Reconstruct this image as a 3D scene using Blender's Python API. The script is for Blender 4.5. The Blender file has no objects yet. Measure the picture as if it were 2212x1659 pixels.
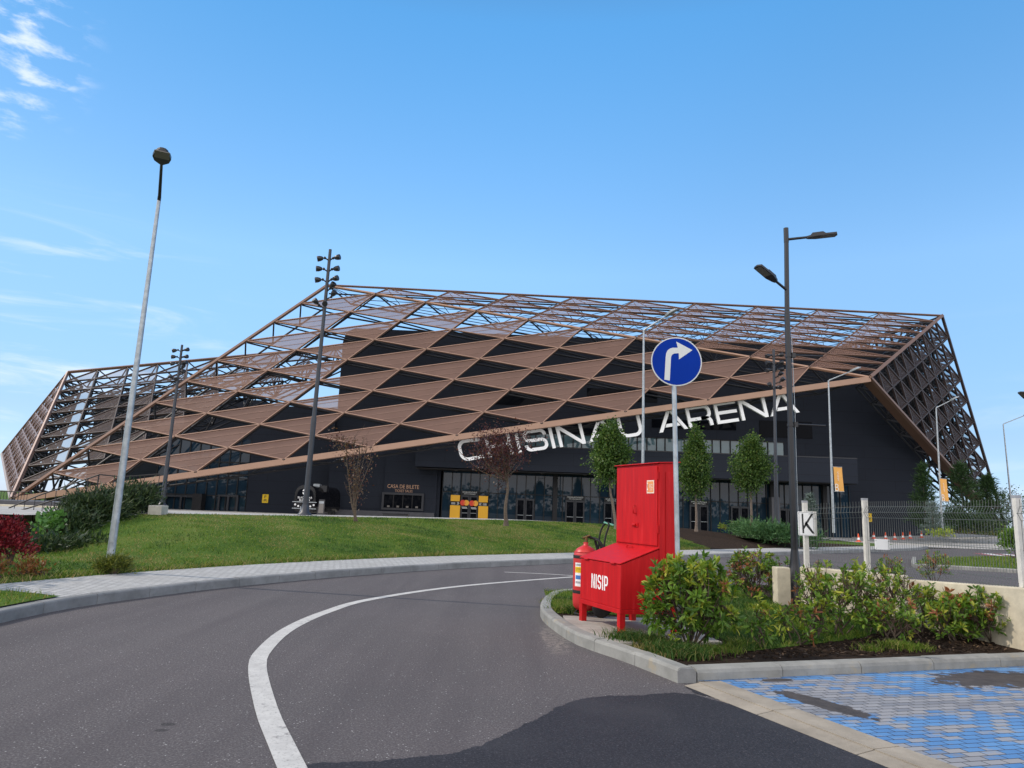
import bpy, math, random
import numpy as np
from mathutils import Vector, Matrix
from mathutils.geometry import tessellate_polygon

# ------------------------------------------------------------------ camera
EYE = 1.6
PITCH, ROLL = math.radians(9.97), math.radians(2.13)
FPX, CX, CY = 1534.0, 1106.0, 829.5            # focal length and centre, in units of a 2212 px wide frame
sc = bpy.context.scene
COL = sc.collection
cam = bpy.data.cameras.new("camera")
cam.sensor_width = 36.0
cam.lens = 36.0 * FPX / 2212.0
cam.clip_start, cam.clip_end = 0.05, 6000
camo = bpy.data.objects.new("camera", cam)
COL.objects.link(camo)
MR = Matrix.Rotation(math.pi / 2 + PITCH, 3, 'X') @ Matrix.Rotation(ROLL, 3, 'Z')
camo.matrix_world = Matrix.Translation((0, 0, EYE)) @ MR.to_4x4()
sc.camera = camo
MRn = np.array(MR)

# ------------------------------------------------------------------ light, sky, exposure
SUN_AZ_X, SUN_AZ_Y, SUN_EL = -0.95, 0.20, math.radians(40)
n_ = math.hypot(SUN_AZ_X, SUN_AZ_Y)
sun_dir = Vector((SUN_AZ_X / n_ * math.cos(SUN_EL), SUN_AZ_Y / n_ * math.cos(SUN_EL), math.sin(SUN_EL)))
sun = bpy.data.lights.new("sun", 'SUN')
sun.energy = 2.0
sun.angle = math.radians(0.6)
sun.color = (1.0, 0.885, 0.75)
suno = bpy.data.objects.new("sun", sun)
suno.rotation_euler = sun_dir.to_track_quat('Z', 'Y').to_euler()
suno.location = (0, 0, 60)
COL.objects.link(suno)

world = bpy.data.worlds.new("World")
sc.world = world
world.use_nodes = True
wn, wl = world.node_tree.nodes, world.node_tree.links
wn.clear()
def N(nt, kind, **kw):
    n = nt.nodes.new(kind)
    for k, v in kw.items():
        if k == 'ins':
            for a, b in v.items():
                n.inputs[a].default_value = b
        else:
            setattr(n, k, v)
    return n
WT = world.node_tree
sky = N(WT, 'ShaderNodeTexSky', sky_type='NISHITA', sun_disc=False, sun_elevation=SUN_EL,
        sun_rotation=math.atan2(sun_dir.x, sun_dir.y), altitude=0, air_density=1.0, dust_density=0.15, ozone_density=3.0)
tc = N(WT, 'ShaderNodeTexCoord')
bg = N(WT, 'ShaderNodeBackground', ins={'Strength': 0.15})
wo = N(WT, 'ShaderNodeOutputWorld')
# thin clouds: noise in sky directions, kept to a patch high on the left and a low veil near the horizon
mp = N(WT, 'ShaderNodeMapping'); mp.inputs['Scale'].default_value = (2.2, 2.2, 6.0)
nz = N(WT, 'ShaderNodeTexNoise', ins={'Scale': 9.5, 'Detail': 9, 'Roughness': 0.58, 'Distortion': 0.25})
wl.new(tc.outputs['Generated'], mp.inputs['Vector']); wl.new(mp.outputs['Vector'], nz.inputs['Vector'])
def wmath(op, a, b=None, clamp=False):
    m = N(WT, 'ShaderNodeMath', operation=op, use_clamp=clamp)
    for i, x in enumerate((a, b)):
        if x is None: continue
        if isinstance(x, (int, float)): m.inputs[i].default_value = x
        else: wl.new(x, m.inputs[i])
    return m.outputs[0]
def wrange(x, a, b, c=0.0, d=1.0):
    m = N(WT, 'ShaderNodeMapRange', interpolation_type='SMOOTHSTEP')
    m.inputs[1].default_value, m.inputs[2].default_value, m.inputs[3].default_value, m.inputs[4].default_value = a, b, c, d
    wl.new(x, m.inputs[0]); return m.outputs[0]
def dir_mask(d, a, b):
    v = N(WT, 'ShaderNodeVectorMath', operation='DOT_PRODUCT')
    v.inputs[1].default_value = Vector(d).normalized()
    wl.new(tc.outputs['Generated'], v.inputs[0])
    return wrange(v.outputs['Value'], a, b)
sep = N(WT, 'ShaderNodeSeparateXYZ'); wl.new(tc.outputs['Generated'], sep.inputs[0])
def pdir(u, v):
    d = MRn @ np.array([(u - CX) / FPX, -(v - CY) / FPX, -1.0])
    return d / np.linalg.norm(d)
puffs = wmath('MULTIPLY', dir_mask(pdir(-60, 60), 0.9915, 0.999), wrange(nz.outputs['Fac'], 0.47, 0.72))
mp2 = N(WT, 'ShaderNodeMapping'); mp2.inputs['Scale'].default_value = (1.2, 1.2, 9.0)
nz2 = N(WT, 'ShaderNodeTexNoise', ins={'Scale': 3.0, 'Detail': 8, 'Roughness': 0.6, 'Distortion': 0.6})
wl.new(tc.outputs['Generated'], mp2.inputs['Vector']); wl.new(mp2.outputs['Vector'], nz2.inputs['Vector'])
low = wmath('MULTIPLY', wrange(sep.outputs['Z'], 0.30, 0.04), wrange(nz2.outputs['Fac'], 0.45, 0.75))
lft = dir_mask(pdir(150, 760), 0.975, 0.9995)
veil = wmath('ADD', wmath('MULTIPLY', low, 0.2), wmath('MULTIPLY', wmath('MULTIPLY', lft, wrange(nz2.outputs['Fac'], 0.48, 0.70)), 0.42))
cl = wmath('ADD', wmath('MULTIPLY', puffs, 0.72), veil, clamp=True)
cl = wmath('MULTIPLY', cl, wrange(sep.outputs['Z'], -0.01, 0.02))
cmix = N(WT, 'ShaderNodeMix', data_type='RGBA')
cmix.inputs['B'].default_value = (4.9, 5.2, 6.0, 1)
# colour balance of the air with elevation: deep blue overhead, pale but not yellow at the horizon
er = N(WT, 'ShaderNodeValToRGB'); er.color_ramp.interpolation = 'LINEAR'
while len(er.color_ramp.elements) < 6: er.color_ramp.elements.new(0.5)
for e_, (p_, c_) in zip(er.color_ramp.elements, ((0.0, (.31, .40, .68)), (0.10, (.42, .46, .54)), (0.32, (.72, .84, .84)), (0.60, (.47, .90, 1.0)), (0.70, (.45, .70, .74)), (1.0, (.42, .40, .36)))):
    e_.position = p_; e_.color = (*c_, 1)
wl.new(sep.outputs['Z'], er.inputs['Fac'])
gmx = N(WT, 'ShaderNodeMix', data_type='RGBA', blend_type='MULTIPLY'); gmx.inputs['Factor'].default_value = 1.0
wl.new(sky.outputs[0], gmx.inputs['A']); wl.new(er.outputs['Color'], gmx.inputs['B'])
gam = N(WT, 'ShaderNodeHueSaturation', ins={'Saturation': 1.0, 'Value': 1.4, 'Hue': 0.5})
wl.new(gmx.outputs['Result'], gam.inputs['Color'])
# added fill light: unseen sky behind the viewer whitened to lift shaded fronts
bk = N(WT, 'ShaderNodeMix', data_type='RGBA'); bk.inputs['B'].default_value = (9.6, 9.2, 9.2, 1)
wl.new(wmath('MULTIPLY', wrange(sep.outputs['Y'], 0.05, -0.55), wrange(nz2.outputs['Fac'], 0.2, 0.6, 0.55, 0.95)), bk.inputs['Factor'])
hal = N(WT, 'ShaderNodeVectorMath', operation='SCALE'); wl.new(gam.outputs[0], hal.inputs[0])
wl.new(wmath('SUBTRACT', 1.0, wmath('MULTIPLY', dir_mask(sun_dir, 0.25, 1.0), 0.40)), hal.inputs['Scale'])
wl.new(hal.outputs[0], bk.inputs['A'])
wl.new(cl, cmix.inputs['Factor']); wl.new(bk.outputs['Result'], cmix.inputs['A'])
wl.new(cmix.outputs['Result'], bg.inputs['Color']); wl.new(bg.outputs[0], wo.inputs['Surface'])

sc.view_settings.view_transform = 'Standard'
sc.view_settings.look = 'None'
sc.view_settings.exposure = 0.5
sc.view_settings.gamma = 1.0
try:
    sc.cycles.transparent_max_bounces = 24
    sc.cycles.max_bounces = 8
    sc.cycles.use_denoising = True
except Exception:
    pass

# ------------------------------------------------------------------ placing helpers (a pixel of the 2212 px frame to a point in the place)
CAM = np.array([0, 0, EYE])
def ray(u, v): return MRn @ np.array([(u - CX) / FPX, -(v - CY) / FPX, -1.0])
def W(u, v, Y):
    d = ray(u, v); return CAM + d * (Y / d[1])
def G(u, v, z=0.0):
    d = ray(u, v); return CAM + d * ((z - EYE) / d[2])
def unit(v):
    v = np.asarray(v, float); n = np.linalg.norm(v); return v / (n if n > 1e-12 else 1)
rng = np.random.default_rng(7)
random.seed(7)

# ------------------------------------------------------------------ materials
MATS = {}
def mat(name, build):
    if name in MATS: return MATS[name]
    m = bpy.data.materials.new(name); m.use_nodes = True
    nt = m.node_tree; nt.nodes.clear()
    out = nt.nodes.new('ShaderNodeOutputMaterial')
    p = nt.nodes.new('ShaderNodeBsdfPrincipled')
    nt.links.new(p.outputs[0], out.inputs['Surface'])
    build(nt, p, out)
    MATS[name] = m
    return m
def ramp(nt, fac, stops):
    r = nt.nodes.new('ShaderNodeValToRGB')
    while len(r.color_ramp.elements) < len(stops): r.color_ramp.elements.new(0.5)
    for e, (pos, c) in zip(r.color_ramp.elements, stops):
        e.position = pos; e.color = (*c, 1) if len(c) == 3 else c
    if fac is not None: nt.links.new(fac, r.inputs['Fac'])
    return r.outputs['Color']
def noise(nt, scale, detail=4, rough=0.55, vec=None, dist=0.0):
    n = N(nt, 'ShaderNodeTexNoise', ins={'Scale': scale, 'Detail': detail, 'Roughness': rough, 'Distortion': dist})
    if vec is None:
        g = nt.nodes.new('ShaderNodeNewGeometry'); vec = g.outputs['Position']
    nt.links.new(vec, n.inputs['Vector'])
    return n.outputs['Fac']
def mixc(nt, fac, a, b, mode='MIX'):
    m = N(nt, 'ShaderNodeMix', data_type='RGBA', blend_type=mode)
    for s, x in (('Factor', fac), ('A', a), ('B', b)):
        if isinstance(x, (int, float)): m.inputs[s].default_value = x
        elif isinstance(x, tuple): m.inputs[s].default_value = (*x, 1) if len(x) == 3 else x
        else: nt.links.new(x, m.inputs[s])
    return m.outputs['Result']
def mth(nt, op, a, b=None, c=None, clamp=False):
    m = N(nt, 'ShaderNodeMath', operation=op, use_clamp=clamp)
    for i, x in enumerate((a, b, c)):
        if x is None: continue
        if isinstance(x, (int, float)): m.inputs[i].default_value = x
        else: nt.links.new(x, m.inputs[i])
    return m.outputs[0]
def mrange(nt, x, a, b, c=0.0, d=1.0, smooth=True):
    m = N(nt, 'ShaderNodeMapRange', interpolation_type='SMOOTHSTEP' if smooth else 'LINEAR')
    for i, v in zip((1, 2, 3, 4), (a, b, c, d)): m.inputs[i].default_value = v
    nt.links.new(x, m.inputs[0]); return m.outputs[0]
def bump(nt, p, h, strength=0.3, dist=0.01):
    b = N(nt, 'ShaderNodeBump', ins={'Strength': strength, 'Distance': dist})
    nt.links.new(h, b.inputs['Height']); nt.links.new(b.outputs[0], p.inputs['Normal'])
def setp(p, **kw):
    for k, v in kw.items():
        k = {'rough': 'Roughness', 'metal': 'Metallic', 'spec': 'Specular IOR Level', 'ior': 'IOR', 'coat': 'Coat Weight', 'base': 'Base Color'}.get(k, k)
        p.inputs[k].default_value = (*v, 1) if isinstance(v, tuple) and len(v) == 3 else v
def position(nt): return nt.nodes.new('ShaderNodeNewGeometry').outputs['Position']

def simple(name, col, rough=0.5, metal=0.0, var=0.12, scale=3.0, spec=0.5, grime=0.0):
    def b(nt, p, out):
        f = noise(nt, scale, 6)
        c0 = tuple(x * (1 - var) for x in col); c1 = tuple(min(1, x * (1 + var)) for x in col)
        c = ramp(nt, f, [(0.3, c0), (0.7, c1)])
        if grime:
            g = mrange(nt, noise(nt, scale * 6, 8, 0.7), 0.58, 0.75, 0, grime)
            c = mixc(nt, g, c, tuple(x * 0.35 for x in col))
        nt.links.new(c, p.inputs['Base Color'])
        setp(p, rough=rough, metal=metal, spec=spec)
    return mat(name, b)

def b_asphalt(nt, p, out):
    pos = position(nt)
    big = noise(nt, 0.35, 5, 0.6)
    fine = noise(nt, 62, 5, 0.8)
    mid = noise(nt, 22, 4, 0.65)
    c = ramp(nt, fine, [(0.30, (0.018, 0.016, 0.018)), (0.44, (0.075, 0.068, 0.070)), (0.55, (0.115, 0.105, 0.106)), (0.70, (0.30, 0.285, 0.28))])
    c = mixc(nt, mrange(nt, big, 0.3, 0.75), c, (1.18, 1.15, 1.15), 'MULTIPLY')
    c = mixc(nt, mrange(nt, mid, 0.3, 0.7, 0.0, 0.35), c, (0.06, 0.053, 0.058))
    # lane polish: faint long streaks
    st = N(nt, 'ShaderNodeMapping'); st.inputs['Scale'].default_value = (1.4, 0.12, 1); st.inputs['Rotation'].default_value = (0, 0, 0.35)
    nt.links.new(pos, st.inputs['Vector'])
    c = mixc(nt, mrange(nt, noise(nt, 1.3, 3, 0.5, st.outputs[0]), 0.42, 0.68, 0, 0.3), c, (0.055, 0.048, 0.053))
    trk = N(nt, 'ShaderNodeMapping'); trk.inputs['Scale'].default_value = (2.2, 0.05, 1); trk.inputs['Rotation'].default_value = (0, 0, 0.18); nt.links.new(pos, trk.inputs['Vector'])
    c = mixc(nt, mrange(nt, noise(nt, 1.0, 2, 0.5, trk.outputs[0]), 0.50, 0.68, 0, 0.12), c, (0.135, 0.126, 0.124))
    # fine white chips
    vor = N(nt, 'ShaderNodeTexVoronoi', ins={'Scale': 26.0}); nt.links.new(pos, vor.inputs['Vector'])
    chip = mth(nt, 'MULTIPLY', mrange(nt, vor.outputs['Distance'], 0.17, 0.10), mrange(nt, noise(nt, 9, 2), 0.46, 0.58))
    c = mixc(nt, chip, c, (0.40, 0.39, 0.38))
    # oil drips near the stop, dust along the kerb of the island
    sp = nt.nodes.new('ShaderNodeSeparateXYZ'); nt.links.new(pos, sp.inputs[0])
    X, Y = sp.outputs[0], sp.outputs[1]
    def blob(cx, cy, rx, ry, edge=0.35, ns=3.0, amp=0.7, rot=0.0, det=7):
        dx = mth(nt, 'SUBTRACT', X, cx); dy = mth(nt, 'SUBTRACT', Y, cy)
        ca, sa = math.cos(rot), math.sin(rot)
        a = mth(nt, 'DIVIDE', mth(nt, 'ADD', mth(nt, 'MULTIPLY', dx, ca), mth(nt, 'MULTIPLY', dy, sa)), rx)
        b = mth(nt, 'DIVIDE', mth(nt, 'SUBTRACT', mth(nt, 'MULTIPLY', dy, ca), mth(nt, 'MULTIPLY', dx, sa)), ry)
        r = mth(nt, 'SQRT', mth(nt, 'ADD', mth(nt, 'MULTIPLY', a, a), mth(nt, 'MULTIPLY', b, b)))
        n = mth(nt, 'MULTIPLY', mth(nt, 'SUBTRACT', noise(nt, ns, det, 0.68), 0.5), amp)
        return mrange(nt, mth(nt, 'ADD', r, n), 1.0 + edge * .5, 1.0 - edge * .5)
    dust = mth(nt, 'MULTIPLY', blob(0.66, 9.5, 0.16, 1.0, 0.6, 7.0, 1.6), mrange(nt, noise(nt, 16, 6, 0.7), 0.42, 0.6))
    c = mixc(nt, mth(nt, 'MULTIPLY', dust, 0.55), c, (0.30, 0.27, 0.23))
    for (ox, oy, r_) in ((-2.36, 5.42, 0.035), (-2.34, 5.28, 0.03)):
        c = mixc(nt, mth(nt, 'MULTIPLY', blob(ox, oy, r_ * 1.6, r_, 0.4, 20, 0.8), 0.6), c, (0.02, 0.019, 0.02))
    nt.links.new(c, p.inputs['Base Color'])
    setp(p, rough=0.93, spec=0.3)
    bump(nt, p, mth(nt, 'ADD', fine, mth(nt, 'MULTIPLY', mid, 0.6)), 0.55, 0.006)
M_asphalt = mat('asphalt', b_asphalt)
def b_wet(nt, p, out):
    fine = noise(nt, 62, 5, 0.8)
    c = ramp(nt, fine, [(0.30, (0.006, 0.006, 0.008)), (0.46, (0.020, 0.019, 0.023)), (0.58, (0.034, 0.032, 0.038)), (0.72, (0.15, 0.145, 0.15))])
    c = mixc(nt, mrange(nt, noise(nt, 0.9, 5), 0.45, 0.7, 0, 0.5), c, (0.045, 0.043, 0.047))
    nt.links.new(c, p.inputs['Base Color']); setp(p, rough=0.75, spec=0.3)
    bump(nt, p, fine, 0.5, 0.006)
M_wet = mat('wet_asphalt', b_wet)

def b_paint_line(nt, p, out):
    w = mth(nt, 'MAXIMUM', mrange(nt, noise(nt, 40, 7, 0.8), 0.53, 0.66), mrange(nt, noise(nt, 5, 8, 0.75), 0.57, 0.66))
    c = mixc(nt, mth(nt, 'MULTIPLY', w, 0.7), ramp(nt, noise(nt, 6, 5), [(0.3, (0.44, 0.43, 0.41)), (0.7, (0.56, 0.55, 0.52))]), (0.12, 0.11, 0.11))
    nt.links.new(c, p.inputs['Base Color']); setp(p, rough=0.8)
    bump(nt, p, noise(nt, 130, 3), 0.4, 0.004)
M_line = mat('road_paint', b_paint_line)

def concrete(name, col, dark=0.55, warm=None, rough=0.9):
    def b(nt, p, out):
        f = noise(nt, 2.3, 8, 0.65)
        c = ramp(nt, f, [(0.28, tuple(x * 0.62 for x in col)), (0.72, tuple(x * 1.15 for x in col))])
        c = mixc(nt, mrange(nt, noise(nt, 9, 6, 0.7), 0.55, 0.75, 0, dark), c, tuple(x * 0.45 for x in col))
        if warm: c = mixc(nt, mrange(nt, noise(nt, 4.1, 5, 0.6), 0.58, 0.72, 0, 0.6), c, warm)
        c = mixc(nt, mrange(nt, noise(nt, 90, 3, 0.7), 0.56, 0.72, 0, 0.4), c, tuple(x * 0.55 for x in col))
        nt.links.new(c, p.inputs['Base Color']); setp(p, rough=rough, spec=0.3)
        bump(nt, p, noise(nt, 70, 4, 0.7), 0.35, 0.004)
    return mat(name, b)
M_kerb = concrete('kerb_concrete', (0.30, 0.30, 0.28), 0.4, (0.36, 0.30, 0.20))
M_kerb_dark = concrete('kerb_concrete_grey', (0.24, 0.245, 0.245), 0.4)
M_edge = concrete('edging_concrete', (0.33, 0.29, 0.235), 0.3)
M_slab = concrete('slab_concrete', (0.42, 0.39, 0.345), 0.35)
M_wallc = concrete('pale_wall_concrete', (0.60, 0.54, 0.41), 0.25, (0.45, 0.36, 0.25))
M_block = concrete('block_concrete', (0.50, 0.48, 0.42), 0.5)
M_path = concrete('path_concrete', (0.42, 0.41, 0.39), 0.2)

def b_pavers(nt, p, out):
    pos = position(nt)
    br = N(nt, 'ShaderNodeTexBrick', ins={'Scale': 1.0, 'Mortar Size': 0.012, 'Mortar Smooth': 0.1, 'Bias': 0.0, 'Brick Width': 0.2, 'Row Height': 0.1})
    mpn = N(nt, 'ShaderNodeMapping'); mpn.inputs['Rotation'].default_value = (0, 0, 0.55)
    nt.links.new(pos, mpn.inputs['Vector']); nt.links.new(mpn.outputs[0], br.inputs['Vector'])
    br.inputs['Color1'].default_value = (0.36, 0.36, 0.355, 1); br.inputs['Color2'].default_value = (0.47, 0.47, 0.46, 1); br.inputs['Mortar'].default_value = (0.22, 0.22, 0.21, 1)
    c = mixc(nt, mrange(nt, noise(nt, 1.1, 6), 0.4, 0.7, 0, 0.4), br.outputs['Color'], (0.33, 0.325, 0.31))
    nt.links.new(c, p.inputs['Base Color']); setp(p, rough=0.9, spec=0.3)
    bump(nt, p, br.outputs['Fac'], -0.3, 0.005)
M_pavers = mat('pavers', b_pavers)

BAY_ROT = math.radians(-36)
def b_bluepavers(nt, p, out):
    pos = position(nt)
    mpn = N(nt, 'ShaderNodeMapping'); mpn.inputs['Rotation'].default_value = (0, 0, math.radians(-15))
    nt.links.new(pos, mpn.inputs['Vector'])
    br = N(nt, 'ShaderNodeTexBrick', ins={'Scale': 1.0, 'Mortar Size': 0.0042, 'Mortar Smooth': 0.0, 'Bias': 0.0, 'Brick Width': 0.165, 'Row Height': 0.082})
    br.offset = 0.5
    nt.links.new(mpn.outputs[0], br.inputs['Vector'])
    br.inputs['Color1'].default_value = (0, 0, 0, 1); br.inputs['Color2'].default_value = (1, 1, 1, 1); br.inputs['Mortar'].default_value = (0.5, 0.5, 0.5, 1)
    rnd = br.outputs['Color']
    sep_ = nt.nodes.new('ShaderNodeSeparateColor'); nt.links.new(rnd, sep_.inputs[0])
    rv = sep_.outputs[0]
    blue = ramp(nt, mth(nt, 'ADD', mth(nt, 'MULTIPLY', rv, 0.2), mth(nt, 'MULTIPLY', noise(nt, 1.6, 8, 0.65), 0.8)),
                [(0.25, (0.060, 0.165, 0.37)), (0.55, (0.10, 0.245, 0.48)), (0.8, (0.20, 0.34, 0.52))])
    grey = ramp(nt, rv, [(0.2, (0.21, 0.195, 0.18)), (0.8, (0.31, 0.285, 0.26))])
    # paint worn off: whole bricks and whole bands
    sp = nt.nodes.new('ShaderNodeSeparateXYZ'); nt.links.new(pos, sp.inputs[0])
    band = N(nt, 'ShaderNodeMapping'); band.inputs['Rotation'].default_value = (0, 0, math.radians(62)); band.inputs['Scale'].default_value = (0.42, 1.5, 1)
    nt.links.new(pos, band.inputs['Vector'])
    wr = mth(nt, 'ADD', noise(nt, 1.05, 4, 0.6, band.outputs[0]), mth(nt, 'MULTIPLY', mth(nt, 'SUBTRACT', rv, 0.5), 0.16))
    wr = mth(nt, 'ADD', wr, mth(nt, 'MULTIPLY', mth(nt, 'SUBTRACT', noise(nt, 24, 6, 0.75), 0.5), 0.20))
    worn = mrange(nt, wr, 0.482, 0.56)
    c = mixc(nt, mth(nt, 'MULTIPLY', worn, 0.85), blue, grey)
    c = mixc(nt, br.outputs['Fac'], c, (0.035, 0.03, 0.028))
    # mud washed out of the bed
    X, Y = sp.outputs[0], sp.outputs[1]
    def blob(cx, cy, rx, ry, rot, amp, ns):
        dx = mth(nt, 'SUBTRACT', X, cx); dy = mth(nt, 'SUBTRACT', Y, cy)
        ca, sa = math.cos(rot), math.sin(rot)
        a = mth(nt, 'DIVIDE', mth(nt, 'ADD', mth(nt, 'MULTIPLY', dx, ca), mth(nt, 'MULTIPLY', dy, sa)), rx)
        b = mth(nt, 'DIVIDE', mth(nt, 'SUBTRACT', mth(nt, 'MULTIPLY', dy, ca), mth(nt, 'MULTIPLY', dx, sa)), ry)
        r = mth(nt, 'SQRT', mth(nt, 'ADD', mth(nt, 'MULTIPLY', a, a), mth(nt, 'MULTIPLY', b, b)))
        return mrange(nt, mth(nt, 'ADD', r, mth(nt, 'MULTIPLY', mth(nt, 'SUBTRACT', noise(nt, ns, 7, 0.7), 0.5), amp)), 1.08, 0.92)
    mud = mth(nt, 'MAXIMUM', blob(5.2, 7.9, 0.80, 0.33, 0.4, 2.2, 5.5), blob(2.82, 6.6, 0.50, 0.14, math.radians(-61), 1.2, 9))
    mud = mth(nt, 'MAXIMUM', mud, blob(2.75, 7.45, 0.20, 0.06, 0.3, 1.0, 8))
    c = mixc(nt, mud, c, ramp(nt, noise(nt, 7, 6, 0.7), [(0.3, (0.035, 0.028, 0.025)), (0.7, (0.085, 0.07, 0.062))]))
    nt.links.new(c, p.inputs['Base Color'])
    setp(p, rough=0.7, spec=0.4)
    bump(nt, p, mth(nt, 'ADD', mth(nt, 'MULTIPLY', br.outputs['Fac'], -1.0), mth(nt, 'MULTIPLY', noise(nt, 60, 3), 0.2)), 0.6, 0.006)
M_blue_pavers = mat('blue_painted_pavers', b_bluepavers)

def b_turf(nt, p, out):
    f = noise(nt, 0.7, 6, 0.65); g = noise(nt, 14, 5, 0.7)
    c = ramp(nt, mth(nt, 'ADD', mth(nt, 'MULTIPLY', f, 0.6), mth(nt, 'MULTIPLY', g, 0.4)),
             [(0.36, (0.035, 0.075, 0.012)), (0.5, (0.07, 0.13, 0.02)), (0.62, (0.12, 0.16, 0.035)), (0.72, (0.17, 0.155, 0.06))])
    nt.links.new(c, p.inputs['Base Color']); setp(p, rough=1.0, spec=0.1)
    bump(nt, p, g, 0.8, 0.05)
M_turf = mat('turf', b_turf)
def b_soil(nt, p, out):
    c = ramp(nt, noise(nt, 11, 8, 0.7), [(0.3, (0.016, 0.011, 0.009)), (0.55, (0.042, 0.029, 0.021)), (0.75, (0.085, 0.060, 0.042))])
    nt.links.new(c, p.inputs['Base Color']); setp(p, rough=1.0, spec=0.1)
    bump(nt, p, noise(nt, 26, 7, 0.75), 1.0, 0.05)
M_soil = mat('soil', b_soil)

def rnd_island(nt): return nt.nodes.new('ShaderNodeNewGeometry').outputs['Random Per Island']
def leafmat(name, stops, trans=0.3, rough=0.45, spec=0.4):
    def b(nt, p, out):
        c = ramp(nt, rnd_island(nt), stops)
        nt.links.new(c, p.inputs['Base Color']); setp(p, rough=rough, spec=spec)
        t = nt.nodes.new('ShaderNodeBsdfTranslucent'); mx = N(nt, 'ShaderNodeMixShader', ins={0: trans})
        c2 = mixc(nt, 1.0, c, (1.25, 1.3, 0.7), 'MULTIPLY')
        nt.links.new(c2, t.inputs['Color'])
        nt.links.new(p.outputs[0], mx.inputs[1]); nt.links.new(t.outputs[0], mx.inputs[2]); nt.links.new(mx.outputs[0], out.inputs['Surface'])
    return mat(name, b)
M_leaf_green = leafmat('leaf_green', [(0.0, (0.046, 0.105, 0.015)), (0.5, (0.10, 0.20, 0.024)), (1.0, (0.18, 0.285, 0.038))])
M_leaf_lime = leafmat('leaf_lime', [(0.0, (0.13, 0.22, 0.025)), (0.6, (0.25, 0.32, 0.035)), (1.0, (0.40, 0.39, 0.05))])
M_leaf_pale_green = leafmat('leaf_pale_green', [(0.0, (0.07, 0.17, 0.04)), (1.0, (0.13, 0.27, 0.07))])
M_leaf_red = leafmat('leaf_red', [(0.0, (0.22, 0.07, 0.03)), (0.6, (0.34, 0.13, 0.06)), (1.0, (0.40, 0.20, 0.09))])
M_leaf_brown = leafmat('leaf_brown', [(0.0, (0.06, 0.035, 0.02)), (1.0, (0.16, 0.10, 0.05))], 0.15)
M_leaf_pear = leafmat('leaf_pear', [(0.0, (0.028, 0.065, 0.016)), (0.55, (0.065, 0.125, 0.027)), (0.9, (0.115, 0.185, 0.040)), (1.0, (0.19, 0.22, 0.06))], 0.3, 0.5, 0.25)
M_leaf_plum = leafmat('leaf_plum', [(0.0, (0.035, 0.010, 0.013)), (0.7, (0.085, 0.022, 0.024)), (1.0, (0.16, 0.045, 0.035))], 0.25)
M_leaf_plum2 = leafmat('leaf_plum_dry', [(0.0, (0.05, 0.018, 0.016)), (0.6, (0.11, 0.035, 0.025)), (1.0, (0.16, 0.10, 0.04))], 0.25)
M_leaf_crimson = leafmat('leaf_crimson', [(0.0, (0.11, 0.008, 0.018)), (0.7, (0.24, 0.018, 0.032)), (1.0, (0.34, 0.05, 0.05))], 0.3)
M_leaf_orange = leafmat('leaf_orange', [(0.0, (0.16, 0.07, 0.025)), (0.6, (0.28, 0.11, 0.04)), (1.0, (0.16, 0.17, 0.04))], 0.3)
M_needle_dark = leafmat('needle_dark', [(0.0, (0.012, 0.028, 0.012)), (0.6, (0.030, 0.060, 0.020)), (1.0, (0.075, 0.105, 0.032))], 0.12, 0.6)
M_needle = leafmat('needle_green', [(0.0, (0.018, 0.045, 0.016)), (0.6, (0.035, 0.080, 0.022)), (1.0, (0.060, 0.110, 0.03))], 0.15, 0.6)
M_needle_blue = leafmat('needle_blue', [(0.0, (0.06, 0.095, 0.085)), (0.6, (0.11, 0.155, 0.14)), (1.0, (0.17, 0.22, 0.19))], 0.15, 0.6)
M_juniper = leafmat('juniper_green', [(0.0, (0.030, 0.085, 0.026)), (0.6, (0.060, 0.150, 0.045)), (1.0, (0.11, 0.21, 0.07))], 0.15, 0.6)
M_goldbush = leafmat('gold_green', [(0.0, (0.035, 0.06, 0.010)), (0.6, (0.10, 0.13, 0.015)), (1.0, (0.20, 0.20, 0.03))], 0.2, 0.6)
M_grass = leafmat('grass_blade', [(0.0, (0.055, 0.105, 0.014)), (0.45, (0.105, 0.180, 0.022)), (0.8, (0.165, 0.235, 0.034)), (0.93, (0.26, 0.26, 0.07)), (1.0, (0.34, 0.28, 0.12))], 0.35, 0.6, 0.2)
M_grass_dark = leafmat('grass_blade_dark', [(0.0, (0.022, 0.06, 0.014)), (0.6, (0.045, 0.105, 0.02)), (0.93, (0.085, 0.14, 0.03)), (1.0, (0.26, 0.21, 0.10))], 0.3, 0.6, 0.2)
M_grass_dry = leafmat('grass_blade_dry', [(0.0, (0.10, 0.14, 0.03)), (0.4, (0.20, 0.18, 0.06)), (0.8, (0.34, 0.26, 0.12)), (1.0, (0.42, 0.33, 0.17))], 0.3, 0.7, 0.2)
M_bark = simple('bark', (0.10, 0.075, 0.055), 0.9, var=0.4, scale=18)
M_bark_grey = simple('bark_grey', (0.155, 0.12, 0.095), 0.9, var=0.35, scale=22)
M_twig = simple('twig', (0.085, 0.055, 0.040), 0.9, var=0.3, scale=12)

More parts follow.
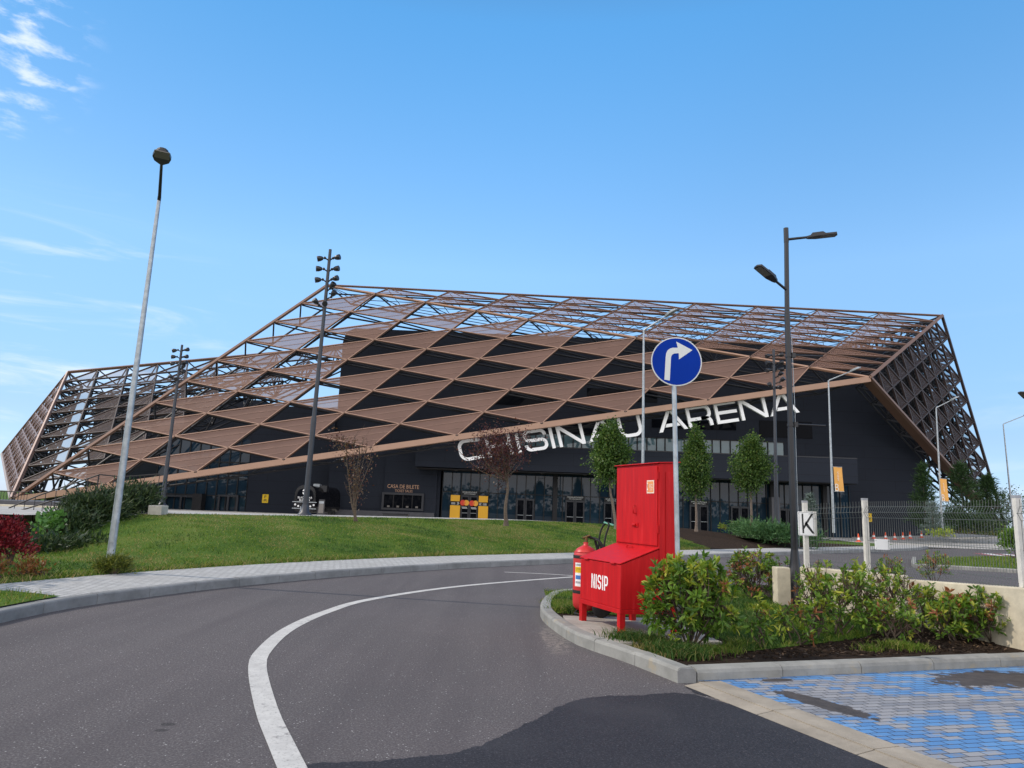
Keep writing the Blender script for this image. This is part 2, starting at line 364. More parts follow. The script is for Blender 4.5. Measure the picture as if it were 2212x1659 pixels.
M_bronze = simple('bronze_metal', (0.20, 0.12, 0.088), 0.45, 0.25, 0.08, 0.8)
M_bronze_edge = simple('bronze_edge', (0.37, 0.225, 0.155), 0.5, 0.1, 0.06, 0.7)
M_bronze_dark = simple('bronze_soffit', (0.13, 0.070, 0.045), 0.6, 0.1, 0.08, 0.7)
M_steel_dark = simple('dark_steel', (0.016, 0.017, 0.022), 0.55, 0.0, 0.2, 1.0)
M_steel_brown = simple('brown_steel', (0.046, 0.031, 0.028), 0.55, 0.0, 0.15, 1.0)
def perforated(name, col, open_):
    def b(nt, p, out):
        f = noise(nt, 0.35, 4)
        c = ramp(nt, f, [(0.3, tuple(x * 0.90 for x in col)), (0.7, tuple(x * 1.08 for x in col))])
        oi = nt.nodes.new('ShaderNodeObjectInfo')
        c = mixc(nt, 1.0, c, ramp(nt, oi.outputs['Random'], [(0.0, (.88, .87, .87)), (1.0, (1.0, 1.0, 1.0))]), 'MULTIPLY')
        nt.links.new(c, p.inputs['Base Color']); setp(p, rough=0.55, metal=0.1, spec=0.3)
        nt.links.new(mrange(nt, oi.outputs['Random'], 0, 1, 0.48, 0.62, False), p.inputs['Roughness'])
        t = nt.nodes.new('ShaderNodeBsdfTransparent'); mx = N(nt, 'ShaderNodeMixShader', ins={0: open_})
        nt.links.new(p.outputs[0], mx.inputs[1]); nt.links.new(t.outputs[0], mx.inputs[2]); nt.links.new(mx.outputs[0], out.inputs['Surface'])
    return mat(name, b)
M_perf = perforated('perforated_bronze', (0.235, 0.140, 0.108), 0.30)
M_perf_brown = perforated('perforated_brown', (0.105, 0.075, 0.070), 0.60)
def b_clad(nt, p, out):
    pos = position(nt)
    sp = nt.nodes.new('ShaderNodeSeparateXYZ'); nt.links.new(pos, sp.inputs[0])
    cb = nt.nodes.new('ShaderNodeCombineXYZ')
    nt.links.new(sp.outputs[0], cb.inputs[0]); nt.links.new(sp.outputs[2], cb.inputs[1])
    br = N(nt, 'ShaderNodeTexBrick', ins={'Scale': 1.0, 'Mortar Size': 0.02, 'Mortar Smooth': 0.2, 'Brick Width': 6.0, 'Row Height': 1.15})
    nt.links.new(cb.outputs[0], br.inputs['Vector'])
    br.inputs['Color1'].default_value = (0.0190, 0.0235, 0.0345, 1); br.inputs['Color2'].default_value = (0.0210, 0.0255, 0.0370, 1); br.inputs['Mortar'].default_value = (0.014, 0.015, 0.020, 1)
    c = mixc(nt, mrange(nt, noise(nt, 0.25, 4), 0.35, 0.7, 0, 0.5), br.outputs['Color'], (0.023, 0.028, 0.039))
    nt.links.new(c, p.inputs['Base Color']); setp(p, rough=0.7, spec=0.15)
    bump(nt, p, br.outputs['Fac'], -0.4, 0.02)
M_clad = mat('charcoal_cladding', b_clad)
M_clad_light = simple('charcoal_trim', (0.022, 0.024, 0.031), 0.55, 0.0, 0.1, 0.6)
M_soffit = simple('black_soffit', (0.008, 0.008, 0.010), 0.7, 0.0, 0.1, 1.0)
M_plinth = simple('plinth_stone', (0.075, 0.075, 0.085), 0.7, 0.0, 0.15, 2.0)
def glass(name, base, ior, rough=0.02):
    def b(nt, p, out):
        c = ramp(nt, noise(nt, 0.5, 3), [(0.3, tuple(x * 0.8 for x in base)), (0.7, tuple(x * 1.2 for x in base))])
        nt.links.new(c, p.inputs['Base Color']); setp(p, rough=rough, ior=ior, spec=0.5)
        bump(nt, p, noise(nt, 0.55, 2), 0.03, 0.02)
    return mat(name, b)
M_glass = glass('tinted_glass', (0.013, 0.030, 0.050), 1.38)
M_glass_band = glass('band_glass', (0.10, 0.165, 0.185), 1.6)
M_glass_dark = glass('dark_glass', (0.005, 0.006, 0.009), 1.12)
M_galv = simple('galvanised_steel', (0.36, 0.39, 0.41), 0.45, 0.55, 0.22, 9.0, grime=0.1)
M_black = simple('black_paint', (0.014, 0.014, 0.017), 0.38, 0.0, 0.2, 2.0)
M_lampgrey = simple('lamp_underside', (0.16, 0.145, 0.13), 0.5, 0.0, 0.1, 2.0)
M_white = simple('white_enamel', (0.88, 0.88, 0.87), 0.45, 0.0, 0.04, 3.0)
M_white_post = simple('white_post_paint', (0.62, 0.60, 0.55), 0.6, 0.0, 0.12, 9.0, grime=0.35)
M_letter = simple('letter_white', (0.93, 0.94, 0.95), 0.5, 0.0, 0.02, 1.0)
M_signblue = simple('sign_blue', (0.0, 0.032, 0.31), 0.6, 0.0, 0.05, 3.0, spec=0.1)
M_signwhite = simple('sign_white', (0.66, 0.68, 0.66), 0.45, 0.0, 0.04, 3.0)
M_yellow = simple('yellow_panel', (0.83, 0.43, 0.012), 0.5, 0.0, 0.03, 1.0)
M_sign_yellow = simple('sign_yellow', (0.85, 0.55, 0.01), 0.5, 0.0, 0.03, 1.0)
M_banner = simple('banner_orange', (0.78, 0.40, 0.10), 0.8, 0.0, 0.06, 2.0)
M_banner_white = simple('banner_white', (0.80, 0.72, 0.62), 0.8, 0.0, 0.03, 1.0)
M_bronze_letter = simple('bronze_letter', (0.50, 0.30, 0.19), 0.5, 0.2, 0.05, 1.0)
M_rubber = simple('black_rubber', (0.012, 0.012, 0.012), 0.75, 0.0, 0.3, 20)
M_brass = simple('brass', (0.20, 0.14, 0.06), 0.45, 0.8, 0.2, 10)
M_mint = simple('mint_grip', (0.20, 0.55, 0.40), 0.6, 0.0, 0.05, 4)
M_orange_cone = simple('cone_orange', (0.75, 0.09, 0.02), 0.55, 0.0, 0.08, 4)
M_logo_red = simple('logo_red', (0.72, 0.045, 0.015), 0.5, 0.0, 0.02, 1)
M_logo_orange = simple('logo_orange', (0.86, 0.40, 0.03), 0.5, 0.0, 0.02, 1)
M_logo_mid = simple('logo_mid', (0.80, 0.17, 0.015), 0.5, 0.0, 0.02, 1)
M_redwhite = simple('crossing_red', (0.26, 0.075, 0.085), 0.85, 0.0, 0.3, 5)
M_wire = simple('fence_wire', (0.13, 0.145, 0.14), 0.5, 0.4, 0.1, 5)
M_rail = simple('rail_black', (0.018, 0.016, 0.016), 0.6, 0.0, 0.2, 5)
M_stick_orange = simple('sticker_orange', (0.78, 0.30, 0.10), 0.5, 0.0, 0.04, 5)
M_label_blue = simple('label_blue', (0.05, 0.18, 0.50), 0.5, 0.0, 0.04, 5)
def b_red(nt, p, out):
    pos = position(nt)
    st = N(nt, 'ShaderNodeMapping'); st.inputs['Scale'].default_value = (9, 9, 0.8); nt.links.new(pos, st.inputs['Vector'])
    f = noise(nt, 2.2, 5, 0.6, st.outputs[0])
    c = ramp(nt, f, [(0.30, (0.40, 0.004, 0.007)), (0.6, (0.52, 0.007, 0.010)), (0.78, (0.58, 0.022, 0.026))])
    g = mrange(nt, noise(nt, 7, 8, 0.75), 0.66, 0.80, 0, 0.55)
    c = mixc(nt, g, c, (0.26, 0.010, 0.010))
    sp = nt.nodes.new('ShaderNodeSeparateXYZ'); nt.links.new(pos, sp.inputs[0])
    rust = mth(nt, 'MULTIPLY', mrange(nt, sp.outputs[2], 0.42, 0.13), mrange(nt, noise(nt, 25, 6, 0.7), 0.45, 0.65))
    c = mixc(nt, mth(nt, 'MULTIPLY', rust, 0.5), c, (0.20, 0.035, 0.02))
    nt.links.new(c, p.inputs['Base Color'])
    nt.links.new(mrange(nt, f, 0.2, 0.8, 0.45, 0.62), p.inputs['Roughness']); setp(p, spec=0.22)
    bump(nt, p, noise(nt, 3.0, 6, 0.6, st.outputs[0]), 0.10, 0.006)
M_red = mat('red_brushed_paint', b_red)
M_red_ext = simple('red_gloss_paint', (0.55, 0.030, 0.028), 0.4, 0.0, 0.10, 6, grime=0.15)
M_red_sticker = simple('red_text', (0.72, 0.10, 0.03), 0.5, 0.0, 0.03, 1)

# ------------------------------------------------------------------ mesh builder and object helpers
class MB:
    def __init__(s): s.v = []; s.f = []; s.m = []; s.sm = []; s.n = 0; s.mats = []
    def mi(s, m):
        if m not in s.mats: s.mats.append(m)
        return s.mats.index(m)
    def add(s, verts, faces, m, smooth=False):
        k = s.n; i = s.mi(m)
        verts = np.asarray(verts, float).reshape(-1, 3)
        s.v.append(verts); s.n += len(verts)
        for f in faces:
            s.f.append([k + a for a in f]); s.m.append(i); s.sm.append(smooth)
    def quad(s, a, b, c, d, m): s.add([a, b, c, d], [(0, 1, 2, 3)], m)
    def hexa(s, p, m):                      # 8 corners: bottom ring then top ring
        s.add(p, [(3, 2, 1, 0), (4, 5, 6, 7), (0, 1, 5, 4), (1, 2, 6, 5), (2, 3, 7, 6), (3, 0, 4, 7)], m)
    def box(s, lo, hi, m):
        (a, b, c), (d, e, f) = lo, hi
        s.hexa([(a, b, c), (d, b, c), (d, e, c), (a, e, c), (a, b, f), (d, b, f), (d, e, f), (a, e, f)], m)
    def bar(s, p0, p1, w, h, m, up=(0, 0, 1)):
        p0, p1 = np.asarray(p0, float), np.asarray(p1, float)
        d = unit(p1 - p0); u = np.asarray(up, float); u = u - d * np.dot(u, d)
        if np.linalg.norm(u) < 1e-6: u = np.cross(d, (1, 0, 0))
        u = unit(u); r = np.cross(d, u)
        o = [(-w / 2, -h / 2), (w / 2, -h / 2), (w / 2, h / 2), (-w / 2, h / 2)]
        s.hexa([p0 + r * a + u * b for a, b in o] + [p1 + r * a + u * b for a, b in o], m)
    def tube(s, p0, p1, r0, m, r1=None, n=8, caps=True, smooth=True):
        p0, p1 = np.asarray(p0, float), np.asarray(p1, float)
        r1 = r0 if r1 is None else r1
        d = unit(p1 - p0); a = np.array((0, 0, 1.0)) if abs(d[2]) < 0.9 else np.array((1.0, 0, 0))
        x = unit(np.cross(d, a)); y = np.cross(d, x)
        an = np.arange(n) * 2 * math.pi / n
        ring = np.outer(np.cos(an), x) + np.outer(np.sin(an), y)
        s.add(np.vstack([p0 + ring * r0, p1 + ring * r1]), [(i, (i + 1) % n, n + (i + 1) % n, n + i) for i in range(n)], m, smooth)
        if caps:
            s.add(p0 + ring * r0, [tuple(range(n - 1, -1, -1))], m); s.add(p1 + ring * r1, [tuple(range(n))], m)
    def path(s, pts, rad, m, n=6, closed=False):
        pts = [np.asarray(p, float) for p in pts]
        if not isinstance(rad, (list, tuple, np.ndarray)): rad = [rad] * len(pts)
        rings = []
        ref = np.array((0.31, 0.2, 0.93))
        for i, p in enumerate(pts):
            d = unit(pts[min(i + 1, len(pts) - 1)] - pts[max(i - 1, 0)])
            x = unit(np.cross(d, ref)) if abs(np.dot(d, ref)) < 0.97 else unit(np.cross(d, (1, 0, 0)))
            y = np.cross(d, x)
            an = np.arange(n) * 2 * math.pi / n
            rings.append(p + (np.outer(np.cos(an), x) + np.outer(np.sin(an), y)) * rad[i])
        fs = []
        for k in range(len(pts) - 1):
            for i in range(n): fs.append((k * n + i, k * n + (i + 1) % n, (k + 1) * n + (i + 1) % n, (k + 1) * n + i))
        s.add(np.vstack(rings), fs, m, True)
        s.add(rings[0], [tuple(range(n - 1, -1, -1))], m); s.add(rings[-1], [tuple(range(n))], m)
    def lathe(s, base, prof, m, n=20, axis=(0, 0, 1), smooth=True):
        base = np.asarray(base, float); d = unit(axis)
        a = np.array((0, 0, 1.0)) if abs(d[2]) < 0.9 else np.array((1.0, 0, 0))
        x = unit(np.cross(a, d)); y = np.cross(d, x)
        an = np.arange(n) * 2 * math.pi / n
        ring = np.outer(np.cos(an), x) + np.outer(np.sin(an), y)
        vs = np.vstack([base + d * z + ring * r for r, z in prof])
        fs = [(k * n + i, k * n + (i + 1) % n, (k + 1) * n + (i + 1) % n, (k + 1) * n + i) for k in range(len(prof) - 1) for i in range(n)]
        s.add(vs, fs, m, smooth)
        if prof[0][0] > 1e-4: s.add(base + d * prof[0][1] + ring * prof[0][0], [tuple(range(n - 1, -1, -1))], m)
        if prof[-1][0] > 1e-4: s.add(base + d * prof[-1][1] + ring * prof[-1][0], [tuple(range(n))], m)
    def prism(s, poly, o, ex, ey, ez, m, mside=None):   # 2-D outline in the frame o, ex, ey extruded along ez
        o, ex, ey, ez = (np.asarray(q, float) for q in (o, ex, ey, ez))
        P = [o + ex * a + ey * b for a, b in poly]; n = len(P)
        tri = tessellate_polygon([[Vector((a, b, 0)) for a, b in poly]])
        s.add(P, [t for t in tri], m); s.add([q + ez for q in P], [t[::-1] for t in tri], m)
        s.add(P + [q + ez for q in P], [(i, (i + 1) % n, n + (i + 1) % n, n + i) for i in range(n)], mside or m)
    def ell(s, c, r, m, nu=12, nv=8, R=None):
        c = np.asarray(c, float); vs = []
        for j in range(nv + 1):
            th = math.pi * j / nv
            for i in range(nu):
                ph = 2 * math.pi * i / nu
                q = np.array((r[0] * math.sin(th) * math.cos(ph), r[1] * math.sin(th) * math.sin(ph), r[2] * math.cos(th)))
                vs.append(c + (q if R is None else R @ q))
        s.add(vs, [(j * nu + i, (j + 1) * nu + i, (j + 1) * nu + (i + 1) % nu, j * nu + (i + 1) % nu) for j in range(nv) for i in range(nu)], m, True)
    def arrays(s, V, F, m, smooth=False):   # numpy bulk: V (n,3), F (k,c)
        k = s.n; i = s.mi(m)
        s.v.append(np.asarray(V, float)); s.n += len(V)
        s.f.extend((np.asarray(F) + k).tolist()); s.m.extend([i] * len(F)); s.sm.extend([smooth] * len(F))
    def build(s, name, parent=None, bevel=0.0, origin=None):
        me = bpy.data.meshes.new(name)
        V = np.vstack(s.v) if s.v else np.zeros((0, 3))
        o = bpy.data.objects.new(name, me)
        if parent is not None:
            po = np.array(parent['_loc']) if '_loc' in parent else np.zeros(3)
        else:
            po = np.zeros(3) if origin is None else np.asarray(origin, float)
        V = V - po
        me.from_pydata(V.tolist(), [], s.f)
        for m_ in s.mats: me.materials.append(m_)
        me.polygons.foreach_set('material_index', np.array(s.m, dtype=np.int32))
        me.polygons.foreach_set('use_smooth', np.array(s.sm, dtype=bool))
        me.update()
        COL.objects.link(o)
        if parent is not None: o.parent = parent
        else: o.location = po
        o['_loc'] = [float(a) for a in po]
        if bevel:
            b = o.modifiers.new('bevel', 'BEVEL'); b.width = bevel; b.segments = 2; b.limit_method = 'ANGLE'; b.angle_limit = math.radians(40)
        return o
def tag(o, label, cat, group=None):
    o['label'] = label; o['category'] = cat
    if group: o['group'] = group
    return o
def struct(o, label=None):
    o['kind'] = 'structure'
    if label: o['label'] = label
    return o
def thing(name, label, cat, loc, group=None):
    o = bpy.data.objects.new(name, None); COL.objects.link(o)
    o.empty_display_size = 0.2
    o.location = loc; o['_loc'] = [float(a) for a in loc]
    return tag(o, label, cat, group)
def dup(root, loc, label, group=None, rotz=0.0, scale=1.0):
    r = root.copy(); COL.objects.link(r); r.location = loc; r['_loc'] = [float(a) for a in loc]
    r.rotation_euler = (0, 0, rotz); r.scale = (scale,) * 3
    r['label'] = label
    if group: r['group'] = group
    for ch in list(root.children):
        c = ch.copy(); COL.objects.link(c); c.parent = r
        for g in list(ch.children):
            d = g.copy(); COL.objects.link(d); d.parent = c
    return r

def text_polys(txt, size=1.0):
    cu = bpy.data.curves.new('t', 'FONT'); cu.body = txt; cu.size = size; cu.resolution_u = 3
    o = bpy.data.objects.new('t', cu); COL.objects.link(o)
    dg = bpy.context.evaluated_depsgraph_get(); dg.update()
    me = bpy.data.meshes.new_from_object(o.evaluated_get(dg))
    V = np.array([v.co[:] for v in me.vertices]); F = [list(p.vertices) for p in me.polygons]
    bpy.data.objects.remove(o); bpy.data.curves.remove(cu); bpy.data.meshes.remove(me)
    return V, F
def put_text(mb, txt, o, ex, ey, height, m, width=None, center=True, lift=(0, 0, 0)):
    V, F = text_polys(txt)
    lo, hi = V.min(0), V.max(0)
    sx = sy = height / (hi[1] - lo[1])
    if width: sx = width / (hi[0] - lo[0])
    X = (V[:, 0] - ((lo[0] + hi[0]) / 2 if center else lo[0])) * sx; Y = (V[:, 1] - ((lo[1] + hi[1]) / 2 if center else lo[1])) * sy
    P = np.asarray(o, float) + np.outer(X, unit(ex)) + np.outer(Y, unit(ey)) + np.asarray(lift)
    mb.add(P, F, m)

# stroke letters in a squared sans with round corners
def arc(cx, cy, r, a0, a1, n=6):
    return [(cx + r * math.cos(math.radians(a0 + (a1 - a0) * i / n)), cy + r * math.sin(math.radians(a0 + (a1 - a0) * i / n))) for i in range(n + 1)]
def ribbon(pts, t):
    P = [np.array(p, float) for p in pts]; q = [P[0]]
    for p in P[1:]:
        if np.linalg.norm(p - q[-1]) > 1e-5: q.append(p)
    P = q; L, R = [], []
    for i in range(len(P)):
        d0 = unit(P[i] - P[i - 1]) if i > 0 else unit(P[1] - P[0])
        d1 = unit(P[i + 1] - P[i]) if i < len(P) - 1 else d0
        n0 = np.array((-d0[1], d0[0])); n1 = np.array((-d1[1], d1[0]))
        b = unit(n0 + n1); k = min(1.6, 1 / max(0.3, np.dot(b, n0)))
        L.append(P[i] + b * t / 2 * k); R.append(P[i] - b * t / 2 * k)
    return [tuple(a) for a in L] + [tuple(a) for a in R[::-1]]
def glyph(ch, w, t=0.15, r=0.24):
    h = t / 2; r = min(r, w / 2 - h - 0.01)
    if ch == 'I': return [[(0, 0), (w, 0), (w, 1), (0, 1)]]
    if ch == 'C':
        return [ribbon([(w, 1 - h - .02)] + arc(r + h, 1 - r - h, r, 90, 180) + arc(r + h, r + h, r, 180, 270) + [(w, h + .02)], t)]
    if ch == 'H':
        return [[(0, 0), (t, 0), (t, 1), (0, 1)], [(w - t, 0), (w, 0), (w, 1), (w - t, 1)], [(t, .5 - h), (w - t, .5 - h), (w - t, .5 + h), (t, .5 + h)]]
    if ch == 'S':
        q = min(r, 0.2)
        return [ribbon([(w - h, .70)] + arc(w - h - q, 1 - h - q, q, 0, 90) + arc(h + q, 1 - h - q, q, 90, 180) + arc(h + q, .5 + q, q, 180, 270)
                       + arc(w - h - q, .5 - q, q, 90, 0) + arc(w - h - q, h + q, q, 0, -90) + arc(h + q, h + q, q, 270, 180) + [(h, .30)], t)]
    if ch == 'N':
        return [[(0, 0), (t, 0), (t, 1), (0, 1)], [(w - t, 0), (w, 0), (w, 1), (w - t, 1)], [(t, 1), (t, .80), (w - t * 1.0, 0), (w - t, .20)]] if False else \
               [[(0, 0), (t, 0), (t, 1), (0, 1)], [(w - t, 0), (w, 0), (w, 1), (w - t, 1)], [(t, 1.0), (t, 0.80), (w - t, 0.0), (w - t, 0.20)]]
    if ch == 'A':
        c = w / 2
        return [[(0, 0), (t * 1.1, 0), (c + .02, .93), (c + .12, 1), (c - .12, 1)], [(w - t * 1.1, 0), (w, 0), (c + .12, 1), (c - .02, .93)], [(w * .24, .2), (w * .76, .2), (w * .70, .2 + t), (w * .30, .2 + t)]]
    if ch == 'U':
        return [ribbon([(h, 1)] + arc(h + r, h + r, r, 180, 270) + arc(w - h - r, h + r, r, 270, 360) + [(w - h, 1)], t)]
    if ch in 'RP':
        q = min(r, .24)
        out = [[(0, 0), (t, 0), (t, 1), (0, 1)],
               ribbon([(t, 1 - h)] + arc(w - h - q, 1 - h - q, q, 90, 0) + arc(w - h - q, .38 + q, q, 0, -90) + [(t, .38)], t)]
        if ch == 'R': out.append(ribbon([(w * .55, .38)] + arc(w - h - .2, .38 - .2, .2, 90, 0) + [(w - h, 0)], t))
        return out
    if ch == 'E':
        return [[(0, 0), (t, 0), (t, 1), (0, 1)]] + [[(t, y), (w, y), (w, y + t), (t, y + t)] for y in (0, .5 - h, 1 - t)]
    if ch == 'K':
        return [[(0, 0), (t, 0), (t, 1), (0, 1)], [(t, .38), (w - t * 1.35, 1), (w, 1), (t, .20)], [(t * 1.6, .47), (t * 2.5, .62), (w + t * .25, 0), (w - t * 1.1, 0)]]
def put_glyph(mb, ch, w, o, ex, ey, ez, m, mside=None, t=0.15, r=0.24):
    for i, poly in enumerate(glyph(ch, w, t, r)):
        ezz = np.asarray(ez) * (1 + 0.02 * i)
        mb.prism(poly, np.asarray(o) , ex, ey, ezz, m, mside)

# ------------------------------------------------------------------ terrain along the far kerb of the road
KP = np.array([(-4.6, -6), (-5.15, 1), (-5.75, 5.5), (-6.1, 8.6), (-6.07, 10.36), (-5.62, 11.95), (-5.0, 13.5), (-3.48, 16.2), (-1.12, 19.4), (1.97, 22.6), (8.76, 29.2), (16.6, 36.6), (24.5, 43.8), (28.5, 49.0)])
def smooth_curve(P, step=0.5):
    out = []
    for i in range(len(P) - 1):
        p0, p1, p2, p3 = P[max(i - 1, 0)], P[i], P[i + 1], P[min(i + 2, len(P) - 1)]
        n = max(2, int(np.linalg.norm(p2 - p1) / step))
        for k in range(n):
            t = k / n
            out.append(0.5 * ((2 * p1) + (-p0 + p2) * t + (2 * p0 - 5 * p1 + 4 * p2 - p3) * t * t + (-p0 + 3 * p1 - 3 * p2 + p3) * t ** 3))
    out.append(P[-1]); return np.array(out)
KC = smooth_curve(KP)
KT = np.gradient(KC, axis=0); KT /= np.linalg.norm(KT, axis=1)[:, None]
KN = np.stack([-KT[:, 1], KT[:, 0]], 1)            # away from the road
KL = np.concatenate([[0], np.cumsum(np.linalg.norm(np.diff(KC, axis=0), axis=1))])
def sst(x, a, b):
    t = np.clip((np.asarray(x, float) - a) / (b - a), 0, 1); return t * t * (3 - 2 * t)
def crest_h(i):
    x, y = KC[i]
    return 0.15 + 0.93 * sst(y, 13.6, 16.7) * (1 - 0.20 * sst(y, 27, 36)) * (1 - 0.95 * sst(x, 15.0, 24.0))
S_IN, S_CREST = 2.05, 8.8
def mound_z(i, s):
    h = crest_h(i)
    t = np.clip((s - S_IN) / (S_CREST - S_IN), 0, 1)
    prof = 0.62 * t + 0.38 * (1 - (1 - t) ** 2)
    return 0.15 + (h - 0.15) * (prof if t < 1 else 1.0)
def strip(mb, s0, s1, z0, z1, m, i0=0, i1=None, ns=1, zf=None):
    i1 = len(KC) - 1 if i1 is None else i1
    idx = list(range(i0, i1 + 1)); V = []
    for i in idx:
        for k in range(ns + 1):
            s = s0 + (s1 - s0) * k / ns
            z = zf(i, s) if zf else z0 + (z1 - z0) * k / ns
            V.append((KC[i, 0] + KN[i, 0] * s, KC[i, 1] + KN[i, 1] * s, z))
    F = [(a * (ns + 1) + k, (a + 1) * (ns + 1) + k, (a + 1) * (ns + 1) + k + 1, a * (ns + 1) + k + 1) for a in range(len(idx) - 1) for k in range(ns)]
    mb.arrays(V, F, m, ns > 1)

# wide ground to the horizon
mb = MB(); R_ = 3000
mb.quad((-R_, -R_, -0.16), (R_, -R_, -0.16), (R_, R_, -0.16), (-R_, R_, -0.16), M_turf)
struct(mb.build('ground'))
# road: asphalt sheet bounded by the far kerb
poly = [(a, b) for a, b in KC] + [(34, 52), (95, 52), (95, -12), (30, -12), (-4.4, -12)]
mb = MB(); tri = tessellate_polygon([[Vector((a, b, 0)) for a, b in poly]])
mb.add([(a, b, 0.0) for a, b in poly], [t for t in tri], M_asphalt)
ro = mb.build('road'); struct(ro)
for f_ in ro.data.polygons:
    pass
# far kerb, built of 1 m stones with joints
def kerb_run(mb, pts, h, w, m, stone=1.0, side=1, chamfer=0.025, z0=-0.12, gap=0.008):
    pts = np.array(pts); L = np.concatenate([[0], np.cumsum(np.linalg.norm(np.diff(pts, axis=0), axis=1))])
    nst = max(1, int(round(L[-1] / stone)))
    ds = np.linspace(0, L[-1], nst + 1)
    at = lambda d: np.array([np.interp(d, L, pts[:, 0]), np.interp(d, L, pts[:, 1])])
    tg = np.gradient(pts, axis=0); tg /= np.linalg.norm(tg, axis=1)[:, None]
    nr_ = lambda d: unit(np.array([-np.interp(d, L, tg[:, 1]), np.interp(d, L, tg[:, 0])])) * side
    for a, b in zip(ds[:-1], ds[1:]):
        jz = random.uniform(-0.004, 0.004)
        ring = [(0, z0), (0, h - chamfer), (chamfer * 0.4, h - chamfer * .35), (chamfer, h), (w, h), (w, z0)]
        V = []; kk = 3
        dd = np.linspace(a + gap / 2, b - gap / 2, kk)
        for d in dd:
            p, n = at(d), nr_(d)
            for (s, z) in ring: V.append((p[0] + n[0] * s, p[1] + n[1] * s, z + (jz if z > 0 else 0)))
        nr = len(ring); F = []
        for k in range(kk - 1):
            for r in range(nr):
                F.append((k * nr + r, (k + 1) * nr + r, (k + 1) * nr + (r + 1) % nr, k * nr + (r + 1) % nr))
        F += [tuple(range(nr)), tuple(range((kk - 1) * nr + nr - 1, (kk - 1) * nr - 1, -1))]
        mb.add(V, F, m)
mb = MB(); kerb_run(mb, KC, 0.15, 0.15, M_kerb_dark)
struct(mb.build('far_kerb'))
mb = MB(); strip(mb, 0.15, S_IN, 0.142, 0.15, M_pavers)
struct(mb.build('pavement'))
mb = MB(); strip(mb, S_IN, S_CREST, 0, 0, M_turf, ns=14, zf=mound_z)
struct(mb.build('grass_slope'))
mb = MB()
strip(mb, S_CREST, S_CREST + 2.2, 0, 0, M_path, i0=int(np.argmin(abs(KC[:, 1] - 16.3))), ns=2, zf=lambda i, s: crest_h(i) + 0.012)
struct(mb.build('crest_path'))
def plaza_z(x, y):
    zl = 1.02 - 0.60 * np.clip((y - 29) / 37, 0, 1)
    zr = 0.02 + 0.95 * sst(x, 31, 52) * sst(y, 46, 72)
    k = sst(x, 6, 24); return zl * (1 - k) + zr * k
def sdist(x, y):
    d = np.hypot(KC[:, 0] - x, KC[:, 1] - y); i = int(np.argmin(d))
    return i, (x - KC[i, 0]) * KN[i, 0] + (y - KC[i, 1]) * KN[i, 1]
def plaza():
    xs = np.arange(-34, 100.1, 1.5); ys = np.arange(18, 130, 1.5)
    ok = np.zeros((len(xs), len(ys)), bool); V = []; 
    for a, x in enumerate(xs):
        for b, y in enumerate(ys):
            i, s = sdist(x, y)
            far_r = (x > 26 and y > 50.5)
            ok[a, b] = (s > S_CREST + 0.4 and i < len(KC) - 2) or far_r or (s > S_IN - 0.3 and x > 12 and i < len(KC) - 1)
            V.append((x, y, float(plaza_z(x, y)) - (0.06 if not far_r else 0.0)))
    F = []; nb = len(ys)
    for a in range(len(xs) - 1):
        for b in range(nb - 1):
            if ok[a, b] and ok[a + 1, b] and ok[a, b + 1] and ok[a + 1, b + 1]:
                F.append((a * nb + b, (a + 1) * nb + b, (a + 1) * nb + b + 1, a * nb + b + 1))
    m_ = MB(); m_.arrays(V, F, M_path, True); return m_
struct(plaza().build('plaza'))
# grass wedge between the far kerb and the path, at the left
mb = MB()
vg = [G(-200, 1352, 0.16), G(-200, 1290, 0.16), G(0, 1286, 0.16), G(60, 1284, .16), G(120, 1283, .16), G(178, 1287, 0.16)]
iA = [i for i in range(len(KC)) if 3.0 < KC[i, 1] < 10.6]
wedge = [(KC[i, 0] + KN[i, 0] * .16, KC[i, 1] + KN[i, 1] * .16) for i in iA] + [(-7.2, 10.75), (-8.4, 10.4), (-9.9, 9.2), (-10.5, 3)]
tri = tessellate_polygon([[Vector((a, b, 0)) for a, b in wedge]])
mb.add([(a, b, 0.165) for a, b in wedge], [t for t in tri], M_turf)
struct(mb.build('verge'))

# painted lines
def line_strip(name, pts, widths, m=None, z=0.004, step=0.25):
    C = smooth_curve(np.array(pts), step); T = np.gradient(C, axis=0); T /= np.linalg.norm(T, axis=1)[:, None]
    w = np.interp(np.linspace(0, 1, len(C)), np.linspace(0, 1, len(widths)), widths)
    V = []
    for c, t, k in zip(C, T, w):
        n = np.array((-t[1], t[0])); a = c + n * k / 2; b = c - n * k / 2
        V += [(a[0], a[1], z), (b[0], b[1], z)]
    mb = MB(); mb.arrays(V, [(2 * i, 2 * i + 1, 2 * i + 3, 2 * i + 2) for i in range(len(C) - 1)], m or M_line)
    return struct(mb.build(name))
line_strip('centre_line', [G(u, v)[:2] for u, v in [(660, 1730), (631, 1659), (604, 1600), (575, 1530), (556, 1440), (573, 1402), (625, 1358), (705, 1322), (805, 1294), (1000, 1266), (1237, 1246.5), (1400, 1236)]], [0.17, 0.17, 0.16, 0.15, 0.13, 0.13])
line_strip('side_line', [G(u, v)[:2] for u, v in [(1090, 1236), (1160, 1239), (1237, 1243.5), (1300, 1247.5)]], [0.10, 0.10])
